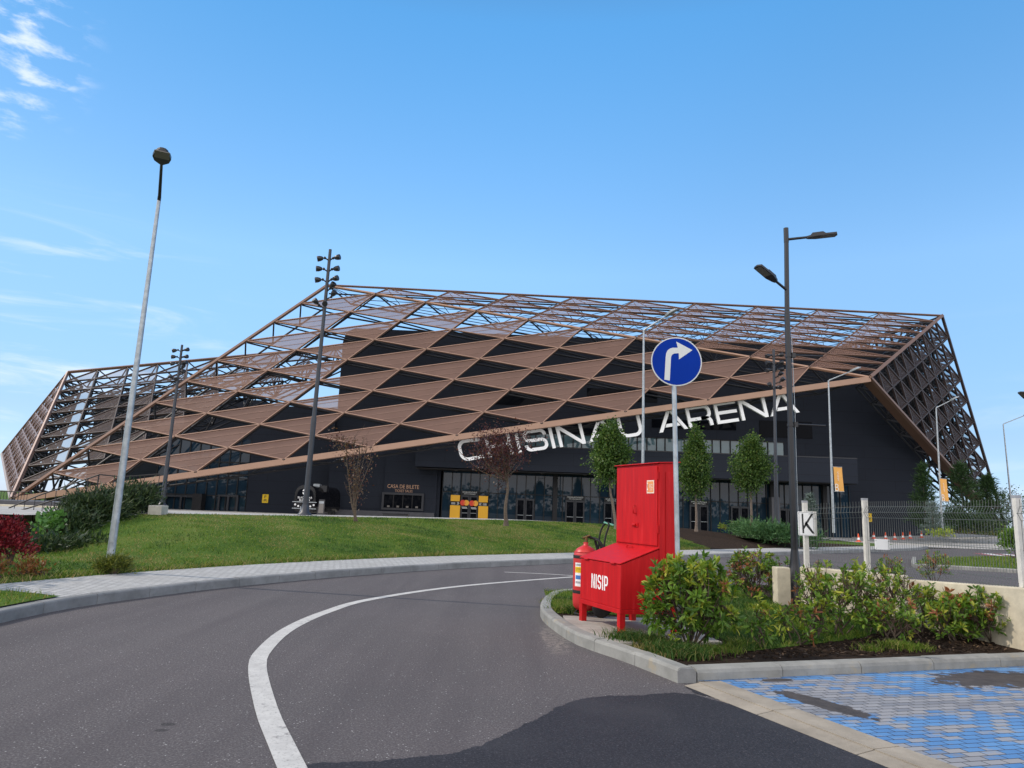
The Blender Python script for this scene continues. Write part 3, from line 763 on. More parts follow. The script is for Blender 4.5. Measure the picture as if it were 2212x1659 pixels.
# water that ran off the paved bay and darkened the asphalt, with a ragged creeping edge
def ragged(uvs, amp, step=0.02, z=0.0035):
    P = np.array([G(u, v)[:2] for u, v in uvs]); out = []
    for a_, b_ in zip(P, np.roll(P, -1, 0)):
        L_ = np.linalg.norm(b_ - a_); n_k = max(1, int(L_ / step)); d_ = (b_ - a_) / L_; nn = np.array((-d_[1], d_[0]))
        for k in range(n_k):
            q = a_ + (b_ - a_) * k / n_k
            out.append(q + nn * (rng.normal() * amp * .5 + amp * 1.2 * math.sin(k * .37 + a_[0] * 9) * rng.random()))
    return [(q[0], q[1], z) for q in out]
mb = MB()
WP = ragged([(560, 1668), (690, 1648), (820, 1645), (905, 1636), (975, 1628), (1035, 1612), (1085, 1590), (1135, 1565), (1175, 1545), (1205, 1527), (1250, 1512), (1310, 1503), (1380, 1503), (1450, 1497), (1500, 1500), (1540, 1512), (1590, 1525), (1660, 1535), (1700, 1548), (1930, 1664), (2080, 1760), (1700, 2100), (700, 2100)], 0.012)
mb.add(WP, [t for t in tessellate_polygon([[Vector((a, b, 0)) for a, b, c in WP]])], M_wet)
WP = ragged([(1478, 1482), (1500, 1484), (1530, 1497), (1580, 1516), (1640, 1536), (1600, 1528), (1540, 1508), (1500, 1498)], 0.010)
mb.add(WP, [t for t in tessellate_polygon([[Vector((a, b, 0)) for a, b, c in WP]])], M_wet)
struct(mb.build('wet_patch'))
mb = MB()
for k in range(9):                                  # red and white zebra on the far road
    a0, a1 = 27 + k * 1.25, 27 + k * 1.25 + 0.62
    for (p, q, m_) in ((a0, a1, M_redwhite), (a1, a1 + 0.62, M_signwhite)):
        y0, y1 = 40.6 + (p - 27) * .18, 40.6 + (q - 27) * .18
        mb.quad((p, y0, .005), (q, y1, .005), (q + 1.0, y1 + 3.0, .005), (p + 1.0, y0 + 3.0, .005), m_)
struct(mb.build('zebra_crossing'))

# ------------------------------------------------------------------ kerbed island with the bed
IK = [G(u, v)[:2] for u, v in [(1330, 1279), (1280, 1282), (1235, 1287), (1200, 1291), (1180, 1301), (1168, 1318), (1170, 1338), (1200, 1365), (1250, 1395), (1350, 1430), (1464, 1476)]]
IKC = smooth_curve(np.array(IK), 0.12)
mb = MB(); kerb_run(mb, IKC[::-1], 0.14, 0.16, M_kerb, 0.8, side=-1, chamfer=0.03)
KA, KB = np.array(IK[-1]) + np.array((0.20, 0.045)), np.array((8.6, 9.5))
fk = np.array([KA + (KB - KA) * t for t in np.linspace(0, 1, 12)])
kerb_run(mb, fk, 0.135, 0.17, M_kerb, 1.05, side=1, chamfer=0.045)
# rough corner stone
cp = np.array(IK[-1])
mb.prism([(0, -0.1), (.19, -0.1), (.19, .10), (.165, .135), (.03, .135), (0, .11)], (cp[0] - .0, cp[1] - .005, 0), (0.985, .17, 0), (0, 0, 1), (-.02, .14, 0), M_kerb_dark)
struct(mb.build('island_kerb'))
FW = [(4.95, 12.9), (6.15, 12.2), (6.55, 9.4), (6.95, 6.9)]      # line of the low wall and fence
bed = [tuple(p + np.array((0.05, .05))) for p in IKC[::3]] + [tuple(IK[-1] + np.array((.1, .12))), (6.9, 9.05), (6.6, 9.6), (6.2, 12.4), (7.6, 16.5), (5.5, 16.8), (2.6, 14.3)]
def inside(poly, x, y):
    c = False; n = len(poly)
    for i in range(n):
        (x1, y1), (x2, y2) = poly[i], poly[(i + 1) % n]
        if (y1 > y) != (y2 > y) and x < (x2 - x1) * (y - y1) / (y2 - y1) + x1: c = not c
    return c
mb = MB(); tri = tessellate_polygon([[Vector((a, b, 0)) for a, b in bed]])
mb.add([(a, b, 0.10) for a, b in bed], [t for t in tri], M_soil)
struct(mb.build('planting_bed'))
turfp = [(0.75, 13.7), (0.72, 11.9), (0.80, 10.9), (1.2, 11.1), (2.6, 10.6), (2.75, 9.0), (2.6, 8.55), (1.55, 8.55), (1.75, 8.05), (2.9, 8.5), (4.6, 9.6), (5.6, 10.6), (5.9, 11.8), (4.8, 12.6), (5.4, 16.3), (2.6, 14.1)]
mb = MB(); tri = tessellate_polygon([[Vector((a, b, 0)) for a, b in turfp]])
mb.add([(a, b, 0.112) for a, b in turfp], [t for t in tri], M_turf)
struct(mb.build('island_turf'))
# concrete slab under the fire point
slab = [(0.86, 9.75), (1.32, 8.55), (2.62, 8.85), (2.35, 10.65), (0.85, 10.55)]
mb = MB(); mb.prism(slab, (0, 0, 0.05), (1, 0, 0), (0, 1, 0), (0, 0, 0.08), M_slab)
struct(mb.build('fire_point_slab'))

# paved bay with blue paint and its flush edging
E0, E1 = G(1478, 1477, .02)[:2], G(1935, 1659, .02)[:2]
I0, I1 = G(1560, 1462, .02)[:2], G(2115, 1659, .02)[:2]
dE = unit(E1 - E0); nE = np.array((-dE[1], dE[0])); nE = nE if nE[0] > 0 else -nE
wE = 0.42
mb = MB(); Lb = 7.0; nst = 7
for k in range(nst):
    a, b = k * Lb / nst + .006, (k + 1) * Lb / nst - .006
    for (s0, s1, z0, z1) in ((0, wE * .38, -0.0, .022), (wE * .38 + .004, wE, .024, .026)):
        p = [E0 + dE * a + nE * s0, E0 + dE * b + nE * s0, E0 + dE * b + nE * s1, E0 + dE * a + nE * s1]
        mb.hexa([(q[0], q[1], -.08) for q in p] + [(p[0][0], p[0][1], z0 + .006), (p[1][0], p[1][1], z0 + .006), (p[2][0], p[2][1], z1), (p[3][0], p[3][1], z1)], M_edge)
struct(mb.build('bay_edging'))
q0 = E0 + nE * wE; q1 = E0 + dE * Lb + nE * wE
bay = [tuple(q0), tuple(q1), tuple(q1 + np.array((9, 0))), (KB[0] + 2, KB[1] + .4), tuple(KB), tuple(KA)]
mb = MB(); mb.add([(a, b, 0.020) for a, b in bay], [tuple(range(len(bay)))], M_blue_pavers)
struct(mb.build('parking_bay'))


# ------------------------------------------------------------------ the arena
def sub(base, name, builder, bevel=0.0):
    m_ = MB(); builder(m_); return m_.build(name, base, bevel)
P1, P2, P3 = W(33, 1074, 61), W(707, 616, 70), W(1880, 814, 62.8)
P4, P5 = W(2035, 682, 70), W(2172, 1140, 74)
PQ, PR, PT, PF = W(147, 804, 83.8), W(787, 745, 84), W(5, 980, 84.5), W(25, 1077, 61.8)
arena = thing('arena', 'dark arena hall wrapped in a folded brown triangular metal lattice', 'arena', (12, 70, 0))
NSUB = 10
def facet(a, b, c, outward, names, depth=2.3, perf=M_perf, mframe=M_bronze, medge=M_bronze_edge, separate=True, mt=M_steel_dark, bar_w=0.09, bar_d=0.16, seams=True, tube_r=0.085, single=0, extra=0):
    a, b, c = (np.asarray(q, float) for q in (a, b, c))
    n = unit(np.cross(b - a, c - a))
    if np.dot(n, outward) < 0: n = -n
    nd = lambda i, j: a + (b - a) * i / NSUB + (c - a) * j / NSUB
    # frame
    fr = MB()
    def fbar(p, q):
        d = unit(q - p)
        fr.bar(p - n * bar_d / 2, q - n * bar_d / 2, bar_w, bar_d, mframe, up=n)
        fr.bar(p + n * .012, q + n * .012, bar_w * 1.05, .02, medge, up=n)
    for k in range(1, NSUB):
        fbar(nd(k, 0), nd(k, NSUB - k)); fbar(nd(0, k), nd(NSUB - k, k)); fbar(nd(k, 0), nd(0, k))
    fr.build('lattice_frame', arena)
    # panels
    rest = MB(); cnt = 0; cells = []
    for i in range(NSUB - 1):
        for j in range(NSUB - 1 - i):
            cells.append((i, j))
    cen = {}
    for (i, j) in cells:
        q = [nd(i + 1, j), nd(i, j + 1), nd(i + 1, j + 1)]; g = sum(q) / 3; cen[(i, j)] = g
        q = [x + (g - x) * 0.012 - n * 0.05 for x in q]
        m_ = MB() if (separate or cnt < single) else rest
        m_.add(q, [(0, 1, 2)], perf)
        if seams:
            for t in (0.36, 0.68):
                p0 = q[0] + (q[1] - q[0]) * 0; 
                A_, B_, C_ = q[1], q[2], q[0]
                s0 = A_ + (B_ - A_) * t; s1 = A_ + (C_ - A_) * t
                m_.bar(s0 + n * .008, s1 + n * .008, 0.05, 0.02, mframe, up=n)
        if separate or cnt < single: m_.build('perforated_panel', arena)
        cnt += 1
    if rest.n:
        o = rest.build('perforated_panel', arena); o['kind'] = 'stuff'
    # space frame behind
    sp_ = MB(); inn = {k: g - n * depth for k, g in cen.items()}
    T = lambda p, q, r=tube_r: sp_.tube(p, q, r, mt, n=5, caps=False)
    for (i, j), p in inn.items():
        for q in (nd(i + 1, j), nd(i, j + 1), nd(i + 1, j + 1)): T(p, q - n * .3)
        for k in ((i + 1, j), (i, j + 1), (i + 1, j - 1)):
            if k in inn: T(p, inn[k], tube_r * 1.15)
    # edge of the inner layer, closing on the outer edges
    for (s_, e_, kk) in ((a, b, 0), (b, c, 1), (a, c, 2)):
        inset = [s_ + (e_ - s_) * (t + .5) / NSUB + (g_ - (s_ + e_) / 2) * 0.03 - n * depth * 0.9 for t in range(NSUB) for g_ in [(a + b + c) / 3]]
        for t in range(len(inset) - 1): T(inset[t], inset[t + 1], tube_r * 1.2)
        for t in range(len(inset)):
            T(inset[t], s_ + (e_ - s_) * t / NSUB); T(inset[t], s_ + (e_ - s_) * (t + 1) / NSUB)
    ks = list(inn.values())
    for _ in range(extra):
        p_ = ks[random.randrange(len(ks))]; i_, j_ = random.randrange(1, NSUB), random.randrange(1, NSUB)
        if i_ + j_ >= NSUB: continue
        q_ = nd(i_, j_) - n * .3
        if 3.0 < np.linalg.norm(q_ - p_) < 9.0: T(p_, q_, tube_r * .8)
    sp_.build('space_frame', arena)
    return n
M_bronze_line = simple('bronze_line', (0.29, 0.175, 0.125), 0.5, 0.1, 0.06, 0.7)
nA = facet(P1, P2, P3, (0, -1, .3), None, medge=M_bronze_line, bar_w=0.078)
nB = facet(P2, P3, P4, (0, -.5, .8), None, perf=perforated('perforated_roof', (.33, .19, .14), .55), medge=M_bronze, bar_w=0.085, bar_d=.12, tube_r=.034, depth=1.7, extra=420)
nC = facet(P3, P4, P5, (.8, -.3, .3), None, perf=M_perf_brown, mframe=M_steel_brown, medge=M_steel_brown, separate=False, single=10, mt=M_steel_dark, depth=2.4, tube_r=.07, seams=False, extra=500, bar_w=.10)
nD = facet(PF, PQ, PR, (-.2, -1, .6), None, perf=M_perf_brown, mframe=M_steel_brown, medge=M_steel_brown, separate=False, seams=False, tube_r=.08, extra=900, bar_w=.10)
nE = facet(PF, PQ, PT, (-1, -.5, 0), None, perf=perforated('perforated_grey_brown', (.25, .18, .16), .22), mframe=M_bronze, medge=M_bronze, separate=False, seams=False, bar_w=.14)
# far back face of the shell, seen through the right end and under it
PB1 = P5 + np.array((1.2, 6, .2)); PB2 = P4 + np.array((-4, 26, 1.0)); PB3 = P4 + np.array((-30, 34, 0))
facet(P5, P4, PB2, (1, .2, 0), None, perf=M_perf_brown, mframe=M_steel_brown, medge=M_steel_brown, separate=False, seams=False, mt=M_steel_dark, tube_r=.10, bar_w=.22)
def ebeam(p, q, w, h, m, off, up, name='edge_beam', ext=0.0):
    m_ = MB(); d = unit(np.asarray(q) - np.asarray(p)); o = np.asarray(off, float)
    m_.bar(np.asarray(p) + o - d * ext, np.asarray(q) + o + d * ext, w, h, m, up=up); m_.build(name, arena)
ebeam(P1, P3, 0.75, 0.50, M_bronze_edge, (0, .36, -.18), (0, 0, 1))
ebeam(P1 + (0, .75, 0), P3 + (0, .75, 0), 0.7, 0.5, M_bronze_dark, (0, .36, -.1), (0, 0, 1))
ebeam(P1, P2, 0.24, 0.26, M_bronze, (0, .05, 0), nA)
ebeam(P2, P3, 0.18, 0.22, M_bronze_edge, (0, .1, -.05), nA + nB)
ebeam(P2, P4, 0.15, 0.17, M_bronze, (0, 0, 0), nB); ebeam(P2, P4, 0.10, 0.12, M_steel_dark, (0, .9, -.62), nB)
ebeam(P3, P4, 0.28, 0.34, M_bronze, (0, 0, 0), nB + nC)
ebeam(P3, P5, 0.2, 0.3, M_bronze, (-.05, 0, 0), nC)
inn_ = unit(np.cross(P5 - P3, nC)); inn_ = inn_ if inn_[0] < 0 else -inn_
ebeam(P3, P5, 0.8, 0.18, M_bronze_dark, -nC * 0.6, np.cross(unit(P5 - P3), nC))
ebeam(P4, P5, 0.18, 0.24, M_steel_brown, (0, 0, 0), nC)
ebeam(PQ, PF, 0.24, 0.28, M_bronze, (0, 0, 0), nD + nE); ebeam(PQ, PR, 0.24, 0.3, M_bronze, (0, 0, 0), nD)
ebeam(PQ, PT, 0.2, 0.25, M_bronze, (0, 0, 0), nE); ebeam(PT, PF, 0.26, 0.3, simple('pale_bronze', (.34, .27, .24), .5, .1), (0, 0, 0), nE)
# halls
YW = 72.0
bx0, bx1 = W(731, 860, YW)[0], W(1999, 1000, YW)[0]
zt0, zt1 = W(740, 708, YW)[2], W(1960, 757, YW)[2]
def hall(m_):
    prof = [(bx0, -.6), (bx1, -.6), (bx1, zt1 - 1.6), (bx1 - .5, zt1 - .5), (bx1 - 1.6, zt1), (bx0 + 1.2, zt0), (bx0 + .3, zt0 - .4), (bx0, zt0 - 1.5)]
    m_.prism(prof, (0, YW, 0), (1, 0, 0), (0, 0, 1), (0, 36, 0), M_clad)
sub(arena, 'hall_wall', hall)
gx0 = W(330, 1100, 71.5)[0]; gx1 = W(530, 1100, 71.5)[0]; lz = W(640, 880, YW)[2]
sub(arena, 'side_hall', lambda m_: (m_.box((gx1, 71.4, -.5), (bx0 + .02, 100, lz), M_clad), m_.box((gx0, 73.0, -.5), (gx1 - .01, 98, W(480, 950, 73)[2] + .6), M_clad)))
sub(arena, 'rear_hall', lambda m_: m_.box((W(197, 950, 92)[0], 92, -.5), (W(560, 950, 92)[0], 120, W(250, 853, 92)[2]), M_clad))
sub(arena, 'low_wall', lambda m_: m_.box((W(96, 1075, 74)[0], 74, -.5), (gx0 - .01, 74.6, W(150, 1067, 74)[2]), M_clad))
# ticket office block
tx0, tx1, tb = W(709, 1050, 69.6)[0], W(951, 1050, 69.6)[0], W(829, 1060, 69.4)[0]
ztk = W(830, 962, 69.5)[2]
def tick(m_):
    m_.box((tx0, 69.6, -.4), (tx1, 71.99, ztk), M_clad); m_.box((tb, 69.35, -.4), (tx1 - .3, 69.6, ztk - .9), M_clad)
    zq = W(850, 1105, 69.2)[2]
    m_.box((tx0 - .05, 69.12, -.4), (tx1 - .4, 69.34, zq), M_plinth)
sub(arena, 'ticket_office', tick)
# canopy over the entrances
cx0, cx1 = -8.75, 32.55; cz0, cz1 = 5.18, 7.42; cy = 66.5
def canopy(m_):
    m_.hexa([(cx0, cy, cz0), (cx1, cy, cz0 - .1), (cx1, 71.98, cz0 - .1), (cx0, 71.98, cz0), (cx0, cy, cz1), (cx1, cy, cz1), (cx1, 71.98, cz1), (cx0, 71.98, cz1)], M_clad)
    m_.box((cx0 + .1, cy + .1, cz0 - .16), (cx1 - .1, 69.9, cz0 - .11), M_soffit)
    m_.box((cx0 - .02, cy - .03, cz1 - .05), (cx1 + .02, cy - .003, cz1 + .05), M_clad_light)
sub(arena, 'canopy', canopy)
for x in np.arange(-5, 32, 4.1): sub(arena, 'canopy_downlight', lambda m_: m_.lathe((x, 68.2, cz0 - .19), [(.16, 0), (.16, .05)], M_lampgrey, 10))
# entrance glass with its mullions
ex0, ex1 = W(956, 1060, 70)[0], W(1838, 1100, 70)[0]
gw = sub(arena, 'glass_wall', lambda m_: m_.box((ex0, 70.0, -.3), (ex1, 70.06, cz0 - .17), M_glass))
step = W(1000, 1060, 70)[0] - W(980, 1060, 70)[0]
ztr = W(1000, 1063, 70)[2]
def mull(m_):
    x = ex0
    while x < ex1 + .01:
        m_.box((x - .035, 69.90, -.3), (x + .035, 69.998, cz0 - .17), M_soffit); x += step
    m_.box((ex0, 69.915, ztr - .035), (ex1, 69.997, ztr + .035), M_soffit)
sub(gw, 'mullion', mull)
for u, w_ in ((1199, .22), (1335, .15), (1674, .45), (1782, .2)):
    sub(arena, 'column', lambda m_: m_.box((W(u, 1080, 69.6)[0] - w_, 69.5, -.3), (W(u, 1080, 69.6)[0] + w_, 69.88, cz0 - .17), M_soffit))
sub(arena, 'grey_cabinet', lambda m_: m_.box((W(1665, 1100, 68.9)[0], 68.6, -.3), (W(1683, 1100, 68.9)[0], 69.4, W(1674, 1074, 68.9)[2]), M_plinth))
# doors
def door(u0, u1, vtop, sign=True):
    x0, x1 = W(u0, 1100, 69.9)[0], W(u1, 1100, 69.9)[0]; zt = W((u0 + u1) / 2, vtop, 69.9)[2]; z0 = -.2; xm = (x0 + x1) / 2
    def b(m_):
        for a, c in ((x0, xm - .02), (xm + .02, x1)):
            m_.box((a, 69.72, z0), (a + .13, 69.88, zt), M_clad_light); m_.box((c - .13, 69.72, z0), (c, 69.88, zt), M_clad_light)
            m_.box((a + .13, 69.73, zt - .18), (c - .13, 69.87, zt), M_clad_light); m_.box((a + .13, 69.73, z0), (c - .13, 69.87, z0 + .3), M_clad_light)
            m_.box((a + .13, 69.80, z0 + .3), (c - .13, 69.82, zt - .18), M_glass_dark)
    d = sub(arena, 'entrance_door', b)
    zh = z0 + 1.25
    for a, c in ((x0, xm), (xm, x1)): sub(d, 'push_bar', lambda m_: m_.box((a + .14, 69.66, zh - .02), (c - .14, 69.70, zh + .02), M_galv))
    if sign:
        def sg(m_):
            m_.box((x0, 69.66, zt + .02), (x1, 69.71, zt + .42), M_soffit)
            put_text(m_, 'INTRAREA SPECTATORILOR', ((x0 + x1) / 2, 69.655, zt + .29), (1, 0, 0), (0, 0, 1), .12, M_signwhite, (x1 - x0) * .84)
            put_text(m_, 'SPECTATORS ENTRANCE', ((x0 + x1) / 2, 69.655, zt + .12), (1, 0, 0), (0, 0, 1), .09, M_signwhite, (x1 - x0) * .66)
        sub(d, 'door_sign', sg)
    return d, x0, x1, zt
d0, dx0, dx1, dzt = door(995, 1032, 1070)
for (a, b_, c_, s_) in ((1115, 1153, 1077, False), (1221, 1262, 1081, True), (1304, 1343, 1085, True), (1489, 1529, 1091, True), (1578, 1617, 1094, False), (1682, 1716, 1099, False)):
    door(a, b_, c_, s_)
# card logo on both leaves of the first door, yellow panels either side
def logos(m_):
    for k, uc in enumerate((1003.6, 1023.3)):
        c = W(uc, 1086 + k * 1.3, 69.7); r = .27
        for dx, mm, yy in ((-.2, M_logo_red, 69.70), (.2, M_logo_orange, 69.695)):
            pts = [(math.cos(t) * r, math.sin(t) * r) for t in np.linspace(0, 2 * math.pi, 24, endpoint=False)]
            m_.prism(pts, (c[0] + dx * .85, yy, c[2]), (1, 0, 0), (0, 0, 1), (0, .004, 0), mm)
        lens = [(math.cos(t) * r - .17, math.sin(t) * r) for t in np.linspace(-.88, .88, 9)] + [(-math.cos(t) * r + .17, math.sin(t) * r) for t in np.linspace(.88, -.88, 9)][1:-1][::-1][::-1]
        m_.prism(lens, (c[0], 69.690, c[2]), (1, 0, 0), (0, 0, 1), (0, .003, 0), M_logo_mid)
        for dz, ww in ((-.42, .5), (-.52, .5)):
            for q in range(6):
                m_.box((c[0] - ww / 2 + q * ww / 6 + (.05 if dz < -.5 else 0), 69.69, c[2] + dz - .035), (c[0] - ww / 2 + q * ww / 6 + ww / 8 + (.05 if dz < -.5 else 0), 69.70, c[2] + dz + .035), M_signwhite)
sub(d0, 'card_logo', logos)
def ypan(u0, u1, v0, v1):
    a, b_ = W(u0, v0, 69.6), W(u1, v1, 69.6)
    sub(arena, 'yellow_panel', lambda m_: m_.box((a[0], 69.58, b_[2]), (b_[0], 69.88, a[2]), M_yellow))
ypan(974, 993, 1069, 1083); ypan(972.5, 992.5, 1091, 1121.5); ypan(1034.5, 1053.5, 1071, 1085.5); ypan(1033.5, 1053.2, 1093, 1123.5)
def infop(u0, u1, v0, v1, right):
    a, b_ = W(u0, v0, 69.6), W(u1, v1, 69.6); zc = (a[2] + b_[2]) / 2
    def q(m_):
        m_.box((a[0], 69.6, b_[2]), (b_[0], 69.88, a[2]), M_soffit)
        cc = b_[0] - .2 if right else a[0] + .2
        sgn = 1 if right else -1
        for k in (0, 1):
            m_.prism([(0, -.13), (.1 * sgn, 0), (0, .13), (-.045 * sgn, .13), (.055 * sgn, 0), (-.045 * sgn, -.13)], (cc - .04 * sgn + k * .1 * sgn, 69.592, zc), (1, 0, 0), (0, 0, 1), (0, .006, 0), M_signwhite)
        x_ = a[0] + .07 if right else b_[0] - .47
        for dz in (.06, -.02, -.09): m_.box((x_, 69.593, zc + dz - .015), (x_ + .38, 69.599, zc + dz + .015), M_signwhite)
    sub(arena, 'direction_plate', q)
infop(973.5, 993, 1083.5, 1090.5, True); infop(1034, 1053.4, 1086, 1092.5, False)
# ticket window
def tickw(m_):
    a, b_ = W(826, 1063, 69.2), W(914, 1104, 69.2); f = .2
    m_.box((a[0], 69.12, b_[2]), (b_[0], 69.34, b_[2] + f), M_clad_light); m_.box((a[0], 69.12, a[2] - f), (b_[0], 69.34, a[2]), M_clad_light)
    m_.box((a[0], 69.125, b_[2] + f), (a[0] + f, 69.335, a[2] - f), M_clad_light); m_.box((b_[0] - f, 69.125, b_[2] + f), (b_[0], 69.335, a[2] - f), M_clad_light)
a_, b__ = W(826, 1063, 69.2), W(914, 1104, 69.2)
tw = sub(arena, 'ticket_window', tickw)
sub(tw, 'pane', lambda m_: m_.box((a_[0] + .2, 69.25, b__[2] + .2), (b__[0] - .2, 69.28, a_[2] - .2), M_glass_dark))
sub(tw, 'glazing_bar', lambda m_: [m_.box((a_[0] + .2 + (b__[0] - a_[0] - .4) * k / 4 - .04, 69.18, b__[2] + .2), (a_[0] + .2 + (b__[0] - a_[0] - .4) * k / 4 + .04, 69.249, a_[2] - .2), M_soffit) for k in (1, 2, 3)])
sub(tw, 'serving_hatch', lambda m_: [m_.box((a_[0] + .2 + (b__[0] - a_[0] - .4) * (k + .5) / 4 - .12, 69.2, b__[2] + .25), (a_[0] + .2 + (b__[0] - a_[0] - .4) * (k + .5) / 4 + .12, 69.245, b__[2] + .42), M_lampgrey) for k in range(4)])
# window band above the canopy
bx_0, bx_1 = W(1118, 950, 71.9)[0], W(1692, 970, 71.9)[0]; bz0, bz1 = W(1500, 978, 71.9)[2], W(1500, 949.5, 71.9)[2]
wb = sub(arena, 'window_band', lambda m_: (m_.box((bx_0, 71.9, bz0), (bx_1, 71.97, bz1), M_glass_band), m_.box((bx_0, 71.9, bz1 + .08), (W(1345, 940, 71.9)[0], 71.97, bz1 + .75), M_glass_dark)))
def band(m_):
    k = 0; x = bx_0
    while x < bx_1 + .01:
        m_.box((x - .05, 71.80, bz0), (x + .05, 71.898, bz1), M_soffit); x += 0.98 if k % 3 else 0.86; k += 1
    m_.box((bx_0 - .1, 71.79, bz0 - .08), (bx_1 + .1, 71.897, bz0), M_soffit); m_.box((bx_0 - .1, 71.79, bz1), (bx_1 + .1, 71.897, bz1 + .08), M_soffit)
sub(wb, 'window_frame', band)
def recess(u0, v0, u1, v1):
    a, b_ = W(u0, v0, 71.95), W(u1, v1, 71.95)
    sub(arena, 'recessed_window', lambda m_: m_.box((a[0], 71.93, b_[2]), (b_[0], 71.99, a[2]), M_glass_dark))
recess(1044, 846, 1195, 878); recess(1268, 838, 1420, 870); recess(1408, 905, 1590, 930); recess(1640, 908, 1755, 948); recess(1206, 905, 1330, 925); recess(668, 965, 735, 992)
# left entrance glass
zle = W(480, 948, 71.5)[2]
lg = sub(arena, 'glass_wall', lambda m_: m_.box((gx0, 71.5, -.3), (gx1, 71.56, zle), M_glass))
def lmull(m_):
    for k in range(10):
        x = gx0 + (gx1 - gx0) * k / 9
        m_.box((x - .05, 71.40, -.3), (x + .05, 71.498, zle), M_soffit)
    for z in (W(400, 1068, 71.4)[2], W(400, 1030, 71.4)[2], W(400, 995, 71.4)[2]): m_.box((gx0, 71.41, z - .05), (gx1, 71.497, z + .05), M_soffit)
sub(lg, 'mullion', lmull)
def ldoor(u0, u1):
    x0, x1 = W(u0, 1090, 71.3)[0], W(u1, 1090, 71.3)[0]; zt = W(u0, 1068, 71.3)[2]
    def b(m_):
        for x in (x0, (x0 + x1) / 2, x1): m_.box((x - .1, 71.2, -.2), (x + .1, 71.39, zt), M_clad_light)
        m_.box((x0 - .1, 71.205, zt - .2), (x1 + .1, 71.385, zt), M_clad_light)
    sub(arena, 'entrance_door', b)
ldoor(472, 512); ldoor(356, 424)
sub(arena, 'porch_pillar', lambda m_: m_.box((W(306, 1070, 68)[0], 68, 0.2), (W(326, 1070, 68)[0], 69, W(315, 1036, 68)[2]), M_clad_light))
sub(arena, 'porch_pillar', lambda m_: m_.box((W(412, 1090, 70)[0], 70.2, -.2), (W(432, 1090, 70)[0], 71.2, W(420, 1066, 70)[2]), M_soffit))

# ---- white letters hung below the bottom beam
nm = thing('building_sign', 'large white capitals reading CHISINAU ARENA hung beneath the rising bronze beam', 'sign', W(1350, 920, 63.4))
def bl(u): return 965 - 0.1462 * (u - 1217.7)
H_ = 1.94; ppm = 46.0 / H_
exL = unit(W(1600, bl(1600), 63.4) - W(1200, bl(1200), 63.4))
for ch, u0, u1 in (('C', 996, 1046), ('H', 1056, 1110), ('I', 1121, 1128), ('S', 1137, 1187), ('I', 1194, 1201), ('N', 1210, 1266), ('A', 1273, 1338), ('U', 1342, 1391),
                   ('A', 1425, 1487), ('R', 1490, 1542), ('E', 1551, 1597), ('N', 1604, 1661), ('A', 1666, 1728)):
    o = W(u0, bl(u0), 63.4); e = W(u1, bl(u1), 63.4); wid = np.linalg.norm(e - o)
    um = (u0 + u1) / 2; t_ = W(um - 10.8, bl(um) - 45.5, 63.4) - W(um, bl(um), 63.4)
    m_ = MB(); hh = np.linalg.norm(t_)
    put_glyph(m_, ch, wid / hh, o, exL * hh, t_, np.array((0, .28, 0)), M_letter, M_signwhite, t=0.148, r=.30 if ch in 'CU' else .24)
    m_.build('letter', nm)
tks = thing('ticket_sign', 'bronze lettering reading CASA DE BILETE and TICKET SALES above the ticket window', 'sign', W(870, 1055, 69.3))
sub(tks, 'title_text', lambda m_: put_text(m_, 'CASA DE BILETE', W(871, 1051, 69.31), (1, 0, 0), (0, 0, 1), .36, M_bronze_letter, W(905, 1052, 69.3)[0] - W(837, 1052, 69.3)[0]))
sub(tks, 'subtitle_text', lambda m_: put_text(m_, 'TICKET SALES', W(872, 1060.5, 69.31), (1, 0, 0), (0, 0, 1), .24, M_bronze_letter, W(890, 1052, 69.3)[0] - W(852, 1052, 69.3)[0]))

# ---- yellow bicycle parking signs on the walls
def bike_sign(u, v, Y, label):
    c = W(u, v, Y); w_, h_ = .30, .42
    t = thing('parking_sign', label, 'sign', c, 'yellow bicycle parking signs')
    def rr(w, h, r): return arc(w - r, h - r, r, 0, 90, 4) + arc(-w + r, h - r, r, 90, 180, 4) + arc(-w + r, -h + r, r, 180, 270, 4) + arc(w - r, -h + r, r, 270, 360, 4)
    sub(t, 'plate', lambda m_: m_.prism(rr(w_, h_, .06), c, (1, 0, 0), (0, 0, 1), (0, .03, 0), M_sign_yellow))
    def mk(m_):
        put_text(m_, 'P', c + (0, -.006, .18), (1, 0, 0), (0, 0, 1), .28, M_black, .2)
        for s_ in (-.12, .12):
            for k in range(12):
                a0, a1 = k * math.pi / 6, (k + 1) * math.pi / 6
                m_.bar(c + (s_ + .085 * math.cos(a0), -.006, -.2 + .085 * math.sin(a0)), c + (s_ + .085 * math.cos(a1), -.006, -.2 + .085 * math.sin(a1)), .02, .004, M_black, up=(0, 1, 0))
        for p, q in (((-.12, -.2), (-.04, -.06)), ((-.04, -.06), (.08, -.06)), ((.08, -.06), (.12, -.2)), ((-.04, -.06), (.02, -.2)), ((.02, -.2), (.08, -.06)), ((-.12, -.2), (.02, -.2))):
            m_.bar(c + (p[0], -.006, p[1]), c + (q[0], -.006, q[1]), .025, .004, M_black, up=(0, 1, 0))
    sub(t, 'symbol', mk)
bike_sign(573, 1077, 71.35, 'small yellow parking sign on the dark wall left of the black food trailer')
bike_sign(1877, 1118, 71.9, 'small yellow parking sign on the dark wall behind the mesh fence')

